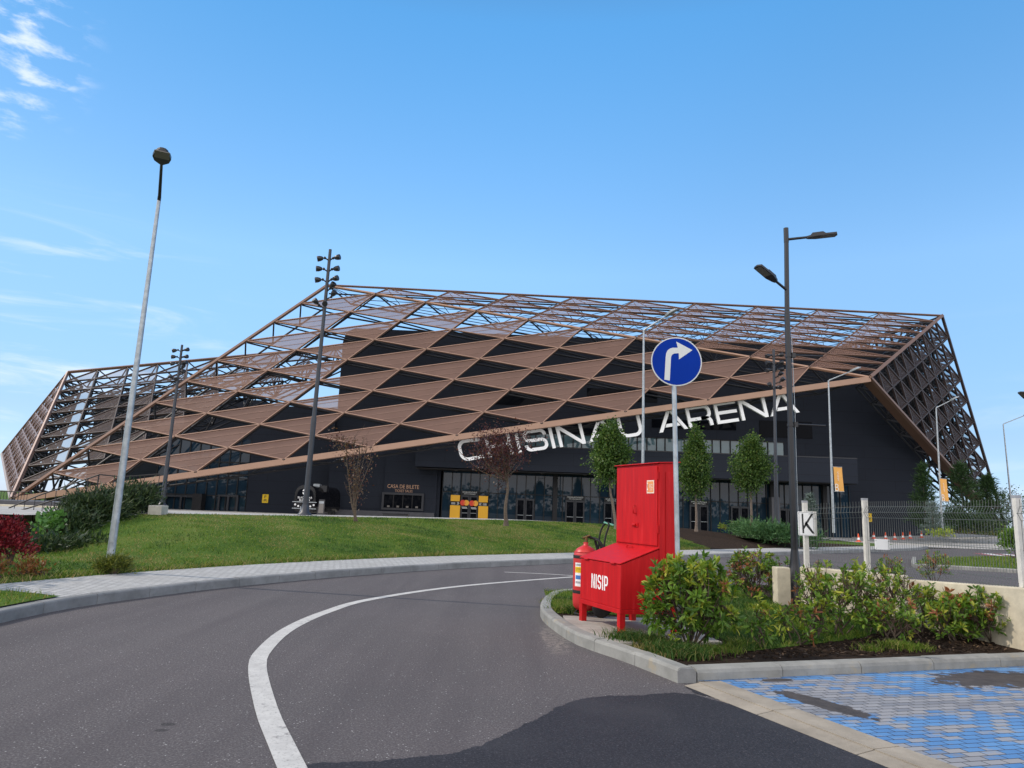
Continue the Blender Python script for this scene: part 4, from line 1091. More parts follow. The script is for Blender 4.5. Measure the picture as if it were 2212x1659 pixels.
# ---- black food trailer by the wall
def trailer():
    t = thing('food_trailer', 'rounded black burger trailer parked against the dark wall behind a lamp post', 'trailer', (-21, 64, .4))
    A, B = W(632, 1098, 63)[0], W(682, 1098, 63)[0]; z0 = .55; zt = W(655, 1048, 63)[2]; yf = 63
    wN = B - A
    prof = arc(A + .55, z0 + .6, .5, 180, 270, 5) + arc(B - .55, z0 + .6, .5, 270, 360, 5) + arc(B - .85, zt - .75, .75, 0, 90, 8) + arc(A + .85, zt - .75, .75, 90, 180, 8)
    sub(t, 'body', lambda m_: m_.prism(prof, (0, yf, 0), (1, 0, 0), (0, 0, 1), (.95, 5.2, 0), M_trailer))
    sub(t, 'windscreen', lambda m_: m_.prism(arc(A + .55, z0 + 1.35, .3, 180, 270, 4) + arc(B - .55, z0 + 1.35, .3, 270, 360, 4) + arc(B - .8, zt - .8, .5, 0, 90, 5) + arc(A + .8, zt - .8, .5, 90, 180, 5), (0, yf - .02, 0), (1, 0, 0), (0, 0, 1), (0, .019, 0), M_glass_dark))
    def trim(m_):
        for z in (z0 + .98, z0 + .42): m_.box((A - .05, yf - .06, z - .03), (B + .05, yf - .021, z + .03), M_galv)
    sub(t, 'trim_strip', trim)
    for du in (.2, .48, wN - .2, wN - .48): sub(t, 'headlight', lambda m_: m_.lathe((A + du, yf - .01, z0 + .74 - (.12 if .3 < du < wN - .3 else 0)), [(.09, 0), (.07, .05)], M_white, 10, axis=(0, -1, 0)))
    def logo(m_):
        c = np.array(((A + B) / 2, yf - .03, z0 + 1.86))
        put_text(m_, 'BLACK STAR', c + (0, 0, -.5), (1, 0, 0), (0, 0, 1), .17, M_white, 1.25); put_text(m_, 'BURGER', c + (0, 0, -.72), (1, 0, 0), (0, 0, 1), .17, M_white, .95)
        for a0, a1 in ((12, 168), (192, 348)):
            m_.prism([(.27 * math.cos(math.radians(k)), .27 * math.sin(math.radians(k))) for k in np.linspace(a0, a1, 12)], c + (0, .002, 0), (1, 0, 0), (0, 0, 1), (0, .004, 0), M_white)
    sub(t, 'logo', logo)
    sub(t, 'drawbar', lambda m_: (m_.tube(((A + B) / 2, yf, z0 + .2), ((A + B) / 2 - .05, yf - 1.0, z0 + .15), .06, M_galv), m_.tube(((A + B) / 2 - .05, yf - .9, z0 - .3), ((A + B) / 2 - .05, yf - .9, z0 + .6), .045, M_galv)))
    c = W(690, 1053, 65)
    sub(t, 'roof_vent', lambda m_: (m_.box((c[0] - .45, 64.6, c[2] - .35), (c[0] + .1, 65.4, c[2] + .3), M_galv), m_.box((c[0] + .12, 64.7, c[2] - .4), (c[0] + .75, 65.5, c[2] + .18), M_black), m_.tube((c[0] + .2, 65, c[2] - 1.2), (c[0] + .2, 65, c[2] - .3), .2, M_black)))
    for y in (yf + 2.2, yf + 3.0): sub(t, 'wheel', lambda m_: m_.lathe((B + .35 + (y - yf) * .18, y, z0 + .0), [(.0, -.1), (.3, -.1), (.33, -.05), (.33, .05), (.3, .1), (0, .1)], M_rubber, 14, axis=(1, 0, 0)))
M_trailer = simple('trailer_black', (.006, .006, .008), .12, 0, .1, 1)
trailer()
mb = MB(); c = W(856, 1112, 62)
mb.box((c[0] - 1.1, 61.6, .35), (c[0] + 1.0, 62.2, .80), M_black); mb.box((c[0] - 1.15, 61.55, .80), (c[0] + 1.05, 62.25, .87), M_black)
tag(mb.build('bench', None, .02, (c[0], 62, .35)), 'low black bench on the plaza below the ticket window', 'bench')
mb = MB(); c = W(693, 1098, 62.4)
mb.prism([(-.32, 0), (.32, 0), (.25, 1.35), (-.25, 1.35)], (c[0], 62.4, .45), (1, 0, 0), (0, .15, 1), (0, .06, 0), M_black); mb.box((c[0] - .2, 62.5, 1.45), (c[0] + .2, 62.56, 1.65), M_galv)
mb.prism([(-.22, .2), (.22, .2), (.18, 1.0), (-.18, 1.0)], (c[0], 62.385, .45), (1, 0, 0), (0, .15, 1), (0, .01, 0), M_lampgrey)
tag(mb.build('menu_board', None, 0, (c[0], 62.4, .45)), 'standing black menu board beside the food trailer', 'menu board')

def hit(u, v, extra=0.0):
    d = ray(u, v)
    for Y in np.arange(20, 110, 0.25):
        p = CAM + d * (Y / d[1])
        if p[2] <= plaza_z(p[0], p[1]) + extra: return p
    return W(u, v, 60)
def mound_at(x, y):
    i, s = sdist(x, y); return float(mound_z(i, min(max(s, S_IN), S_CREST)))

# ------------------------------------------------------------------ galvanised road lamps
def road_lamp(label, base, top, arm_end, group, black_top=False, r=.085, head=.62):
    t = thing('street_lamp', label, 'street lamp', base, group)
    base, top, arm_end = (np.asarray(q, float) for q in (base, top, arm_end))
    sub(t, 'pole', lambda m_: (m_.tube(base, top, r, M_galv, r * .5, 14), m_.tube(base + (top - base) * .105, base + (top - base) * .108, r * 1.02, M_galv, n=14)))
    sub(t, 'arm', lambda m_: m_.path([top - (0, 0, .1), top + (arm_end - top) * .04, arm_end], [r * .5, r * .46, r * .36], M_black if black_top else M_galv, 10))
    d = unit(arm_end - top); side = unit(np.cross(d, (0, 0, 1))); up = np.cross(side, d)
    def hd(m_):
        out = [(-.02, -.05), (.12, -.19), (.32, -.24), (.5, -.2), (.6, -.1), (.62, 0), (.6, .1), (.5, .2), (.32, .24), (.12, .19), (-.02, .05)]
        k = head / .62
        m_.prism([(a * k, b * k) for a, b in out], arm_end - up * .03, d, side, up * .07, M_black if black_top else M_galv)
        m_.prism([(a * k * .8 + .05, b * k * .7) for a, b in out], arm_end + up * .04, d, side, up * .06, M_black if black_top else M_galv)
    sub(t, 'lamp_head', hd, .015)
    sub(t, 'lens', lambda m_: m_.prism([(.22, -.13), (.46, -.13), (.46, .13), (.22, .13)], arm_end - up * .045, d, side, up * .014, M_lampgrey))
    return t
b0 = W(238, 1208, 14); t0 = W(344.5, 425, 14.05)
lampL = road_lamp('tall galvanised lamp post leaning over the grass slope at the left of the road', b0 - (0, 0, .1), t0, W(349, 352, 12.9), 'galvanised road lamps', True, .074, .42)
sub(lampL, 'inspection_door', lambda m_: m_.bar(b0 + (.03, -.083, .32), b0 + (.035, -.082, .75), .07, .012, M_galv, up=(0, 1, 0)))
for (lab, ub, vb, Y, ut, vt, ua, va) in (('galvanised lamp post rising behind the red cabinet and the blue sign', 1388, 1135, 39, 1390.5, 713, 1437, 684),
                                         ('galvanised lamp post with an orange banner in front of the dark blank wall', 1801, 1151, 50, 1789.5, 822, 1836, 803),
                                         ('galvanised lamp post with an orange banner before the foot of the lattice', 2036, 1152, 60, 2022, 881, 2052, 866),
                                         ('galvanised lamp post standing against the sky at the far right', 2190, 1142, 72, 2167, 916, 2212, 898)):
    road_lamp(lab, W(ub, vb, Y), W(ut, vt, Y), W(ua, va, Y - .3), 'galvanised road lamps', False, .10, .8)
def small_clamp(t, p): pass
# banners on two of them
def banner(u0, u1, v0, v1, Y, label, dx):
    a = W(u0, v0, Y); b_ = W(u1, v1, Y); w = b_[0] - a[0]; h = a[2] - b_[2]
    t = thing('banner', label, 'banner', (a[0], Y, b_[2]), 'orange lamp post banners')
    P = lambda x, z: np.array((a[0] + w * x + .12 * (1 - z) * dx, Y + .02 * math.sin(x * 5 + z * 4), b_[2] + h * z))
    def cl(m_):
        n = 8; V = [P(i / n, j / n) for i in range(n + 1) for j in range(n + 1)]
        F = [(i * (n + 1) + j, (i + 1) * (n + 1) + j, (i + 1) * (n + 1) + j + 1, i * (n + 1) + j + 1) for i in range(n) for j in range(n)]
        m_.arrays(V, F, M_banner, True)
    sub(t, 'cloth', cl)
    def tx(m_):
        c = P(.42, .62) + (0, -.035, 0); put_text(m_, 'ARENA', c, (-.05, 0, 1), (-1, 0, -.05), w * .20, M_banner_white, h * .40)
        c = P(.22, .16) + (0, -.035, 0); put_text(m_, 'B', c, (1, 0, 0), (0, 0, 1), h * .30, M_banner_white, w * .46)
    sub(t, 'print', tx)
    for z in (0, 1): sub(t, 'banner_rod', lambda m_: m_.tube(P(-.14, z) + (0, .01, 0), P(1.02, z) + (0, .01, 0), .025, M_galv, n=6))
banner(1800, 1821, 1008.5, 1062, 49.9, 'orange banner with a white B on the lamp post by the dark wall', .6)
banner(2030, 2048, 1034, 1083.5, 59.9, 'orange banner with a white B on the lamp post by the lattice foot', .6)

# ------------------------------------------------------------------ black floodlight masts
def mast(label, base, top, r, arms, k):
    base, top = np.asarray(base, float), np.asarray(top, float)
    t = thing('floodlight_mast', label, 'floodlight mast', base, 'black floodlight masts')
    sub(t, 'pole', lambda m_: (m_.tube(base, base + (top - base) * .35, r, M_blackpole, r * .92, 12), m_.tube(base + (top - base) * .35, top, r * .78, M_blackpole, r * .55, 12)))
    sub(t, 'base_flange', lambda m_: m_.lathe(base, [(r * 2.4, -.02), (r * 2.3, .06), (r * 1.5, .12), (r * 1.05, .4)], M_blackpole, 14))
    for (f, dx, dy, dz, aim) in arms:
        o = base + (top - base) * f; e = o + np.array((dx * .55, dy * .6, dz * .75)) * k
        def sp_(m_):
            m_.tube(o, e, .022 * k, M_black, n=6)
            m_.ell(e, (.045 * k, .045 * k, .045 * k), M_black, 8, 6)
            ax = unit(aim); q = e + ax * .045 * k
            m_.lathe(q, [(.035 * k, 0), (.062 * k, .03 * k), (.085 * k, .10 * k), (.09 * k, .19 * k), (.078 * k, .195 * k)], M_black, 10, axis=ax)
        sub(t, 'spotlight', sp_)
    return t
M_blackpole = simple('slate_pole_paint', (.030, .034, .044), .45, 0, .15, 2)
AR = [(.955, -.24, -.1, .09, (-.9, -.2, -.25)), (.955, .24, -.1, .09, (.95, -.2, .15)), (.91, -.24, -.1, .1, (-.9, -.3, -.1)), (.91, .24, -.1, .1, (.95, -.2, .1)),
      (.868, -.24, -.1, .1, (-.9, -.3, -.2)), (.868, .26, -.1, .12, (.9, -.3, .15)), (.83, .24, -.1, .14, (.6, -.5, .6)),
      (.765, -.30, -.15, .12, (-.5, -.6, .5)), (.80, .36, -.15, .10, (.5, -.5, .5)), (.775, .1, -.3, .05, (.2, -.9, -.3))]
mB = W(658, 1113, 27); mT = W(713.5, 539, 27.1)
mast('black floodlight mast standing on the grass crest before the lattice peak', mB, mT, .11, AR, 1.25)
mast('black floodlight mast at the left in front of the low lattice corner', W(350, 1092, 45), W(393.5, 745, 45.1), .13, AR, 1.45)
mast('black floodlight mast behind the black twin lamp post', W(1678, 1140, 43), W(1671, 755, 43.1), .13, AR, 1.5)

# ------------------------------------------------------------------ black twin-arm lamp post on the island
def twin(base, label, k=1.0):
    t = thing('twin_lamp_post', label, 'street lamp', base, 'black twin arm lamp posts')
    B = np.asarray(base, float); top = B + (0.03, 0, 7.22 * k)
    sub(t, 'pole', lambda m_: (m_.tube(B + (0, 0, .7), B + (0, 0, 3.2), 0.064, M_black, .062, 18), m_.tube(B + (0, 0, 3.2), B + (0, 0, 5.45), .056, M_black, .053, 18), m_.tube(B + (0, 0, 5.45), top - (0, 0, .3), .047, M_black, .044, 18), m_.tube(top - (0, 0, .3), .0 + top, .048, M_black, n=18)))
    sub(t, 'base_casting', lambda m_: m_.lathe(B, [(.24, 0), (.24, .22), (.20, .26), (.165, .34), (.15, .5), (.11, .6), (.085, .75), (.066, .95)], M_black, 18))
    for (z, dx, dz, L) in ((6.98, .80, .07, .80), (5.92, -.50, .235, .70)):
        o = B + (.02, 0, z * k); d = unit((dx, -.28 if dx < 0 else -.15, dz)); e = o + d * L * .55
        a = sub(t, 'arm', lambda m_: m_.tube(o, e, .026, M_black, .024, 10))
        side = unit(np.cross(d, (0, 0, 1))); up = np.cross(side, d)
        def hd(m_):
            m_.prism([(-.05, -.03), (.0, -.06), (.14, -.10), (.50, -.095), (.53, 0), (.50, .095), (.14, .10), (0, .06), (-.05, .03)], e - up * .022, d, side, up * .038, M_black)
            m_.prism([(.0, 0), (.06, .065), (.26, .07), (.32, .02), (.32, 0)], e + side * (-.06), d, up, side * .12, M_black)
        sub(t, 'lamp_head', hd, .008)
        sub(t, 'lens', lambda m_: m_.prism([(.2, -.08), (.48, -.075), (.48, .075), (.2, .08)], e - up * .028, d, side, up * .007, M_lampgrey))
    for z in (4.62, 3.28):
        def br(m_):
            m_.lathe(B + (0, 0, z * k - .04), [(.067, 0), (.067, .05)], M_black, 16); m_.tube(B + (.05, -.02, z * k), B + (.62, -.10, z * k - .02), .017, M_black, n=8); m_.box((B[0] + .05, B[1] - .06, B[2] + z * k - .05), (B[0] + .12, B[1] + .03, B[2] + z * k + .04), M_black)
        sub(t, 'banner_bracket', br)
    sub(t, 'cable', lambda m_: m_.path([B + (.072, -.04, 1.0), B + (.068, -.04, 2.5), B + (.074, -.04, 3.6), B + (.06, -.03, 5.0)], .006, M_galv, 5))
    return t
tb_ = W(1716, 1288, 13.4)
twin((tb_[0] + .03, 13.4, .1), 'black twin arm lamp post standing in the bushes beside the letter K sign')
dup(bpy.data.objects['twin_lamp_post'], W(2262, 1180, 22.9) * (1, 1, 0) + np.array((0, 0, -.35)), 'black twin arm lamp post mostly outside the right edge, only its lamp tip showing', 'black twin arm lamp posts')

# ------------------------------------------------------------------ red fire cabinet with sand box
N0 = np.array((1.45, 9.17, 0.0)); Fv = np.array((-.40, 1.0, 0.0)); Sv = unit((.95, .26, 0)); Zv = np.array((0, 0, 1.0))
def CP(f, s_, z): return N0 + Fv * f + Sv * s_ + Zv * z
zs = .13
cab = thing('fire_cabinet', 'tall red metal fire cabinet with a sloping sand box lettered NISIP on the island', 'fire cabinet', tuple(CP(.5, .4, zs)))
SB, TL = .53, .80
def hx(m_, f0, f1, s0, s1, z00, z01, z10, z11, m):   # z at s0 bottom/top, s1 bottom/top
    m_.hexa([CP(f0, s0, z00), CP(f0, s1, z10), CP(f1, s1, z10), CP(f1, s0, z00), CP(f0, s0, z01), CP(f0, s1, z11), CP(f1, s1, z11), CP(f1, s0, z01)], m)
sub(cab, 'sand_box', lambda m_: (hx(m_, 0, 1, 0, SB - .002, .42, .955, .42, 1.155, M_red), hx(m_, -.008, 1.008, -.008, SB, .36, .418, .36, .418, M_red)), .005)
sub(cab, 'sand_box_lid', lambda m_: (hx(m_, -.012, 1.012, -.012, SB - .004, .965, .978, 1.168, 1.181, M_red)), .003)
def hingebits(m_):
    for f in (.18, .80):
        m_.tube(CP(f - .04, -.014, .963), CP(f + .04, -.014, .963), .010, M_red, n=8)
sub(cab, 'lid_hinge', lambda m_: m_.tube(CP(.12, -.014, .963), CP(.22, -.014, .963), .010, M_red, n=8)); sub(cab, 'lid_hinge', lambda m_: m_.tube(CP(.78, -.014, .963), CP(.88, -.014, .963), .010, M_red, n=8))
sub(cab, 'lid_handle', lambda m_: m_.path([CP(.42, .42, 1.135), CP(.42, .42, 1.165), CP(.45, .41, 1.18), CP(.52, .41, 1.18), CP(.55, .42, 1.165), CP(.55, .42, 1.135)], .007, M_red, 6))
sub(cab, 'cabinet_body', lambda m_: (hx(m_, 0, 1, SB + .002, TL, .42, 2.255, .42, 2.275, M_red), hx(m_, -.006, 1.006, SB + .001, TL + .008, .36, .418, .36, .418, M_red), hx(m_, -.02, 1.02, SB - .03, TL + .03, 2.258, 2.272, 2.278, 2.292, M_red)), .004)
dr = sub(cab, 'cabinet_door', lambda m_: hx(m_, .025, .975, SB - .014, SB + .0, 1.20, 2.225, 1.20, 2.225, M_red), .004)
sub(dr, 'door_handle', lambda m_: m_.path([CP(.50, SB - .014, 1.60), CP(.50, SB - .05, 1.605), CP(.50, SB - .05, 1.70), CP(.50, SB - .014, 1.705)], .009, M_red, 6))
sub(dr, 'hasp', lambda m_: (m_.bar(CP(.44, SB - .018, 1.45), CP(.58, SB - .018, 1.45), .05, .012, M_red, up=Sv), m_.tube(CP(.48, SB - .03, 1.45), CP(.54, SB - .03, 1.45), .018, M_red, n=8)))
for z in (1.36, 2.05): sub(dr, 'hinge', lambda m_: m_.tube(CP(.008, SB - .010, z), CP(.008, SB - .010, z + .10), .010, M_red, n=8))
sub(cab, 'side_door', lambda m_: m_.hexa([CP(-.010, SB + .09, .47), CP(-.010, TL - .02, .47), CP(-.001, TL - .02, .47), CP(-.001, SB + .09, .47), CP(-.010, SB + .09, 2.15), CP(-.010, TL - .02, 2.15), CP(-.001, TL - .02, 2.15), CP(-.001, SB + .09, 2.15)], M_red), .003)
for f, s_ in ((.03, .03), (.97, .03), (.03, TL - .03), (.97, TL - .03)):
    sub(cab, 'leg', lambda m_: m_.hexa([CP(f + a, s_ + b, zs) for a, b in ((-.035, -.035), (-.035, .035), (.035, .035), (.035, -.035))] + [CP(f + a, s_ + b, .361) for a, b in ((-.035, -.035), (-.035, .035), (.035, .035), (.035, -.035))], M_red))
# painted letters NISIP on the sand box and the emergency number sticker
def nisip(m_):
    x = .70; hgt = .185
    for ch, w in (('N', .46), ('I', .13), ('S', .48), ('I', .13), ('P', .48)):
        put_glyph(m_, ch, w, CP(x, -.003, .60), -Fv * hgt, Zv * hgt, Sv * .002, M_white, t=.13, r=.2); x -= (w + .13) * hgt
sub(cab, 'painted_lettering', nisip)
def stick(m_):
    c = CP(.165, SB - .017, 1.955); ex, ey = -unit(Fv), Zv
    sq = lambda a: [(-a, -a), (a, -a), (a, a), (-a, a)]
    m_.prism(sq(.085), c, ex, ey, Sv * .002, M_banner_white); m_.prism(sq(.072), c - Sv * .001, ex, ey, Sv * .001, M_stick_orange)
    put_text(m_, '112', c - Sv * .003 + ex * .018 + ey * .012, ex, ey, .052, M_white, .072); put_text(m_, 'SOS', c - Sv * .003 + ex * .022 - ey * .038, ex, ey, .022, M_white, .05)
    m_.path([c - Sv * .004 + ex * (-.052 + .018 * math.cos(a)) + ey * (.05 * math.sin(a)) for a in np.linspace(2.0, 4.3, 8)], [.009, .008, .005, .004, .004, .005, .008, .009], M_white, 5)
sub(cab, 'emergency_sticker', stick)

# wheeled extinguisher
ec = np.array((1.17, 10.66, .13))
ex_ = thing('fire_extinguisher', 'red wheeled fire extinguisher standing behind the sand box', 'fire extinguisher', tuple(ec))
sub(ex_, 'cylinder', lambda m_: m_.lathe(ec, [(.02, .06), (.12, .075), (.17, .13), (.178, .2), (.178, .80), (.17, .87), (.13, .935), (.06, .975), (.035, .985), (.035, 1.03)], M_red_ext, 28))
for z in (.31, .80): sub(ex_, 'strap', lambda m_: m_.lathe(ec + (0, 0, z), [(.180, 0), (.181, .005), (.181, .04), (.180, .045)], M_rubber, 28))
sub(ex_, 'weld_seam', lambda m_: m_.lathe(ec + (0, 0, .885), [(.165, 0), (.171, .006), (.164, .012)], M_red_ext, 28))
sub(ex_, 'valve', lambda m_: (m_.tube(ec + (0, 0, 1.03), ec + (0, 0, 1.10), .028, M_brass, n=10), m_.tube(ec + (-.05, -.02, 1.09), ec + (.06, .0, 1.13), .016, M_brass, n=8), m_.tube(ec + (.0, 0, 1.12), ec + (.1, .02, 1.09), .02, M_rubber, n=8)))
def hose(m_):
    pts = [ec + (.1, .02, 1.09), ec + (.17, -.02, 1.07), ec + (.22, -.04, .97), ec + (.25, -.03, .8), ec + (.22, .02, .72), ec + (.17, .03, .95), ec + (.14, .0, 1.06), ec + (.20, -.06, 1.04), ec + (.26, -.08, .92), ec + (.28, -.07, .75)]
    m_.path(smooth3(pts), .019, M_rubber, 8)
def smooth3(P, k=6):
    P = [np.asarray(p, float) for p in P]; out = []
    for i in range(len(P) - 1):
        p0, p1, p2, p3 = P[max(i - 1, 0)], P[i], P[i + 1], P[min(i + 2, len(P) - 1)]
        for j in range(k):
            t = j / k
            out.append(.5 * (2 * p1 + (p2 - p0) * t + (2 * p0 - 5 * p1 + 4 * p2 - p3) * t * t + (3 * p1 - p0 - 3 * p2 + p3) * t ** 3))
    return out + [P[-1]]
sub(ex_, 'hose', hose)
sub(ex_, 'handle', lambda m_: m_.path(smooth3([ec + (.19, .15, .5), ec + (.21, .14, 1.05), ec + (.25, .13, 1.24), ec + (.30, .10, 1.31), ec + (.34, .06, 1.31), ec + (.33, .04, 1.24), ec + (.28, .03, 1.05), ec + (.22, -.05, .5)]), .014, M_rubber, 8))
sub(ex_, 'grip', lambda m_: m_.bar(ec + (.28, .11, 1.325), ec + (.41, .05, 1.29), .05, .02, M_mint))
for dy in (.13, -.17): sub(ex_, 'wheel', lambda m_: m_.lathe(ec + (.26 + dy * .3, dy - .04, .125), [(.02, -.03), (.10, -.03), (.125, -.02), (.125, .02), (.10, .03), (.02, .03)], M_rubber, 20, axis=(.25, 1, 0)))
sub(ex_, 'foot_frame', lambda m_: m_.path([ec + (.2, .13, .10), ec + (-.10, .10, .05), ec + (-.15, -.08, .03), ec + (-.08, -.16, .03), ec + (.2, -.17, .09)], .013, M_rubber, 6))
def lab(m_):
    for z0, z1, m2, a0, a1 in ((.40, .74, M_white, -150, -108), (.60, .685, M_sign_yellow, -149, -84), (.51, .565, M_label_blue, -146, -114), (.40, .412, M_red_sticker, -149, -109)):
        an = np.radians(np.linspace(a0, a1, 8)); rr = .1800 if m2 is M_white else .1812
        V = [ec + (rr * math.cos(a), rr * math.sin(a), z) for a in an for z in (z0, z1)]
        m_.add(V, [(2 * k, 2 * k + 2, 2 * k + 3, 2 * k + 1) for k in range(len(an) - 1)], m2, True)
    for z in (.72, .71, .70, .475, .465, .455, .625, .645, .66):
        an = np.radians(np.linspace(-146, -116, 6)); rr = .1820
        V = [ec + (rr * math.cos(a), rr * math.sin(a), q) for a in an for q in (z, z + .004)]
        m_.add(V, [(2 * k, 2 * k + 2, 2 * k + 3, 2 * k + 1) for k in range(len(an) - 1)], M_black, True)
sub(ex_, 'instruction_label', lab)

# ------------------------------------------------------------------ blue turn sign
sg0, sg1 = W(1467.5, 1380, 8.72), W(1455.5, 838, 8.95)
sg0 = np.array((sg0[0], 8.72, .1))
tsn = thing('turn_sign', 'round blue sign with a white turn right arrow on a galvanised pole', 'road sign', tuple(sg0))
sub(tsn, 'pole', lambda m_: m_.tube(sg0, sg1 + (0, 0.0, .25), .030, M_galv, n=16))
sc_ = W(1461, 781, 8.90); nrm = unit((-.16, -1, -.02)); exs = unit(np.cross((0, 0, 1), -nrm)); exs = exs if exs[0] > 0 else -exs; eys = unit((-.03, 0, 1))
eys = unit(eys - nrm * np.dot(eys, nrm)); RS = .318
circ = lambda r: [(r * math.cos(a), r * math.sin(a)) for a in np.linspace(0, 2 * math.pi, 48, endpoint=False)]
ds_ = sub(tsn, 'sign_disc', lambda m_: (m_.prism(circ(RS), sc_, exs, eys, -nrm * .028, M_galv), m_.prism(circ(RS), sc_ + nrm * .002, exs, eys, -nrm * .001, M_signwhite)))
sub(ds_, 'blue_field', lambda m_: m_.prism(circ(RS * .955), sc_ + nrm * .0045, exs, eys, -nrm * .001, M_signblue))
arrow = [(-.495, -.745), (-.283, -.783)] + [(-.205, .16), (-.185, .23), (-.135, .295), (-.06, .33), (.106, .34), (.106, .085), (.645, .468), (.02, .82), (.07, .566), (-.13, .565)] + [(-.24, .53), (-.335, .45), (-.39, .34), (-.415, .19)]
sub(ds_, 'arrow', lambda m_: m_.prism([(a * RS, b * RS) for a, b in arrow], sc_ + nrm * .0065, exs, eys, -nrm * .0012, M_signwhite))
for dz in (-.12, .12): sub(tsn, 'bracket', lambda m_: m_.box((sc_[0] - .05, sc_[1] + .03, sc_[2] + dz - .015), (sc_[0] + .05, sc_[1] + .06, sc_[2] + dz + .015), M_galv))

# ------------------------------------------------------------------ low walls, mesh fence and its signs
p1 = W(1742, 1200, 12.8); p2 = W(1873, 1200, 12.15); p3 = W(2206, 1200, 9.30); p4 = np.array((7.35, 6.9, 0))
def lowwall(a, b, z, th, label, dz=0.0):
    m_ = MB(); a, b = np.asarray(a[:2]), np.asarray(b[:2]); d = unit(b - a); n = np.array((-d[1], d[0])) * th
    m_.hexa([(a[0], a[1], -.1), (b[0], b[1], -.1), (b[0] + n[0], b[1] + n[1], -.1), (a[0] + n[0], a[1] + n[1], -.1), (a[0], a[1], z), (b[0], b[1], z + dz), (b[0] + n[0], b[1] + n[1], z + dz), (a[0] + n[0], a[1] + n[1], z)], M_wallc)
    return tag(m_.build('low_wall', None, .02, (*a, 0)), label, 'wall', 'pale concrete garden walls')
q0_ = W(1727, 1229, 12.85); q1_ = W(1951, 1231, 11.6); qz = W(1800, 1229.5, 12.5)[2]
lowwall(q0_, q1_, qz, .22, 'pale concrete wall behind the thin bushes under the fence')
s0_ = W(1953, 1251, 11.3); s1_ = W(2212, 1270, 9.15)
lowwall(s0_ - (0, .0, 0), s1_ + (s1_ - s0_) * .9, s0_[2], .20, 'pale concrete wall running out of the right edge beside the bed', (s1_[2] - s0_[2]) * 1.9)
pb = W(1690, 1290, 13.1); pt = W(1690, 1225, 13.1); pw = .065 * 1.9
mb = MB(); mb.box((pb[0] - pw, 13.0, 0), (pb[0] + pw, 13.25, pt[2]), M_wallc)
tag(mb.build('concrete_post', None, .02, (pb[0], 13.1, 0)), 'short pale concrete post left of the black twin lamp post base', 'post')

fence = thing('mesh_fence', 'grey welded wire mesh fence between white posts on the low wall', 'fence', tuple(p2 * (1, 1, 0)))
def post(p, vt, name='post', w=.037):
    z = W(1106 + 1534 * p[0] / p[1] / .99, vt, p[1])[2]
    def b(m_): m_.box((p[0] - w, p[1] - w, 0), (p[0] + w, p[1] + w, z), M_white_post); m_.box((p[0] - w * 1.1, p[1] - w * 1.1, z), (p[0] + w * 1.1, p[1] + w * 1.1, z + .035), M_plastic)
    sub(fence, 'fence_post', b); return z
M_plastic = simple('grey_plastic_cap', (.30, .31, .33), .6, 0, .1, 5)
z1_ = post(p1, 1086); z2_ = post(p2, 1081); z3_ = post(p3, 1076); z4_ = post(p4, 1060)
def panel(a, b, za, zb):
    a, b = np.asarray(a[:2]), np.asarray(b[:2]); L = np.linalg.norm(b - a); d = (b - a) / L; n = np.array((d[1], -d[0]))
    def bld(m_):
        k = int(L / .05)
        prof = [(.06, 0), (-.03, 0), (-.12, .055), (-.21, 0), (-.95, 0), (-1.04, .055), (-1.13, 0)]
        for i in range(k + 1):
            t = i / k; p = a + d * (.04 + (L - .08) * t); z = za + (zb - za) * t - .08
            m_.path([(p[0] + n[0] * o, p[1] + n[1] * o, z + q) for q, o in prof], .0032, M_wire, 4)
        for q, o in ((-.03, 0), (-.12, .055), (-.21, 0), (-.58, 0), (-.95, 0), (-1.04, .055), (-1.13, 0)):
            p, e = a + d * .03 + n * (o + .004), b - d * .03 + n * (o + .004)
            m_.tube((p[0], p[1], za - .08 + q), (e[0], e[1], zb - .08 + q), .0035, M_wire, n=4)
    sub(fence, 'mesh_panel', bld)
panel(p1, p2, z1_, z2_); panel(p2, p3, z2_, z3_); panel(p3, p4, z3_, z4_)
def plate(name, label, cat, u0, u1, v0, v1, Y, th, m, extra=None, back=None):
    a, b_ = W(u0, v0, Y), W(u1, v1, Y); c = (a + b_) / 2; w, h = (b_[0] - a[0]) / 2, (a[2] - b_[2]) / 2
    t = thing(name, label, cat, tuple(c))
    r = min(w, h) * .12
    rr = lambda w, h, r: arc(w - r, h - r, r, 0, 90, 4) + arc(-w + r, h - r, r, 90, 180, 4) + arc(-w + r, -h + r, r, 180, 270, 4) + arc(w - r, -h + r, r, 270, 360, 4)
    e = unit((1, .02, -.0)); 
    sub(t, 'plate', lambda m_: m_.prism(rr(w, h, r), (c[0], Y, c[2]), (1, 0, 0), (-.015, 0, 1), (0, th, 0), m))
    if extra: sub(t, 'printing', lambda m_: extra(m_, (c[0], Y - .0025, c[2]), w, h, rr))
    return t
def kprint(m_, c, w, h, rr):
    c = np.array(c)
    for (x0, x1, y0, y1) in ((-w * .93, w * .93, h * .935, h * .955), (-w * .93, w * .93, -h * .955, -h * .935), (-w * .93, -w * .90, -h * .94, h * .94), (w * .90, w * .93, -h * .94, h * .94)):
        m_.box((c[0] + x0, c[1], c[2] + y0), (c[0] + x1, c[1] + .001, c[2] + y1), M_black)
    hh = h * 1.62
    put_glyph(m_, 'K', .62, c + np.array((-w * .52, 0, -h * .80)), (hh * .98, 0, 0), (-.02 * hh, 0, hh), (0, .0015, 0), M_black, t=.085)
plate('letter_sign', 'white rectangular sign with a large black letter K on the fence post', 'sign', 1724, 1759.5, 1104.5, 1158, 12.70, .02, M_white, kprint)
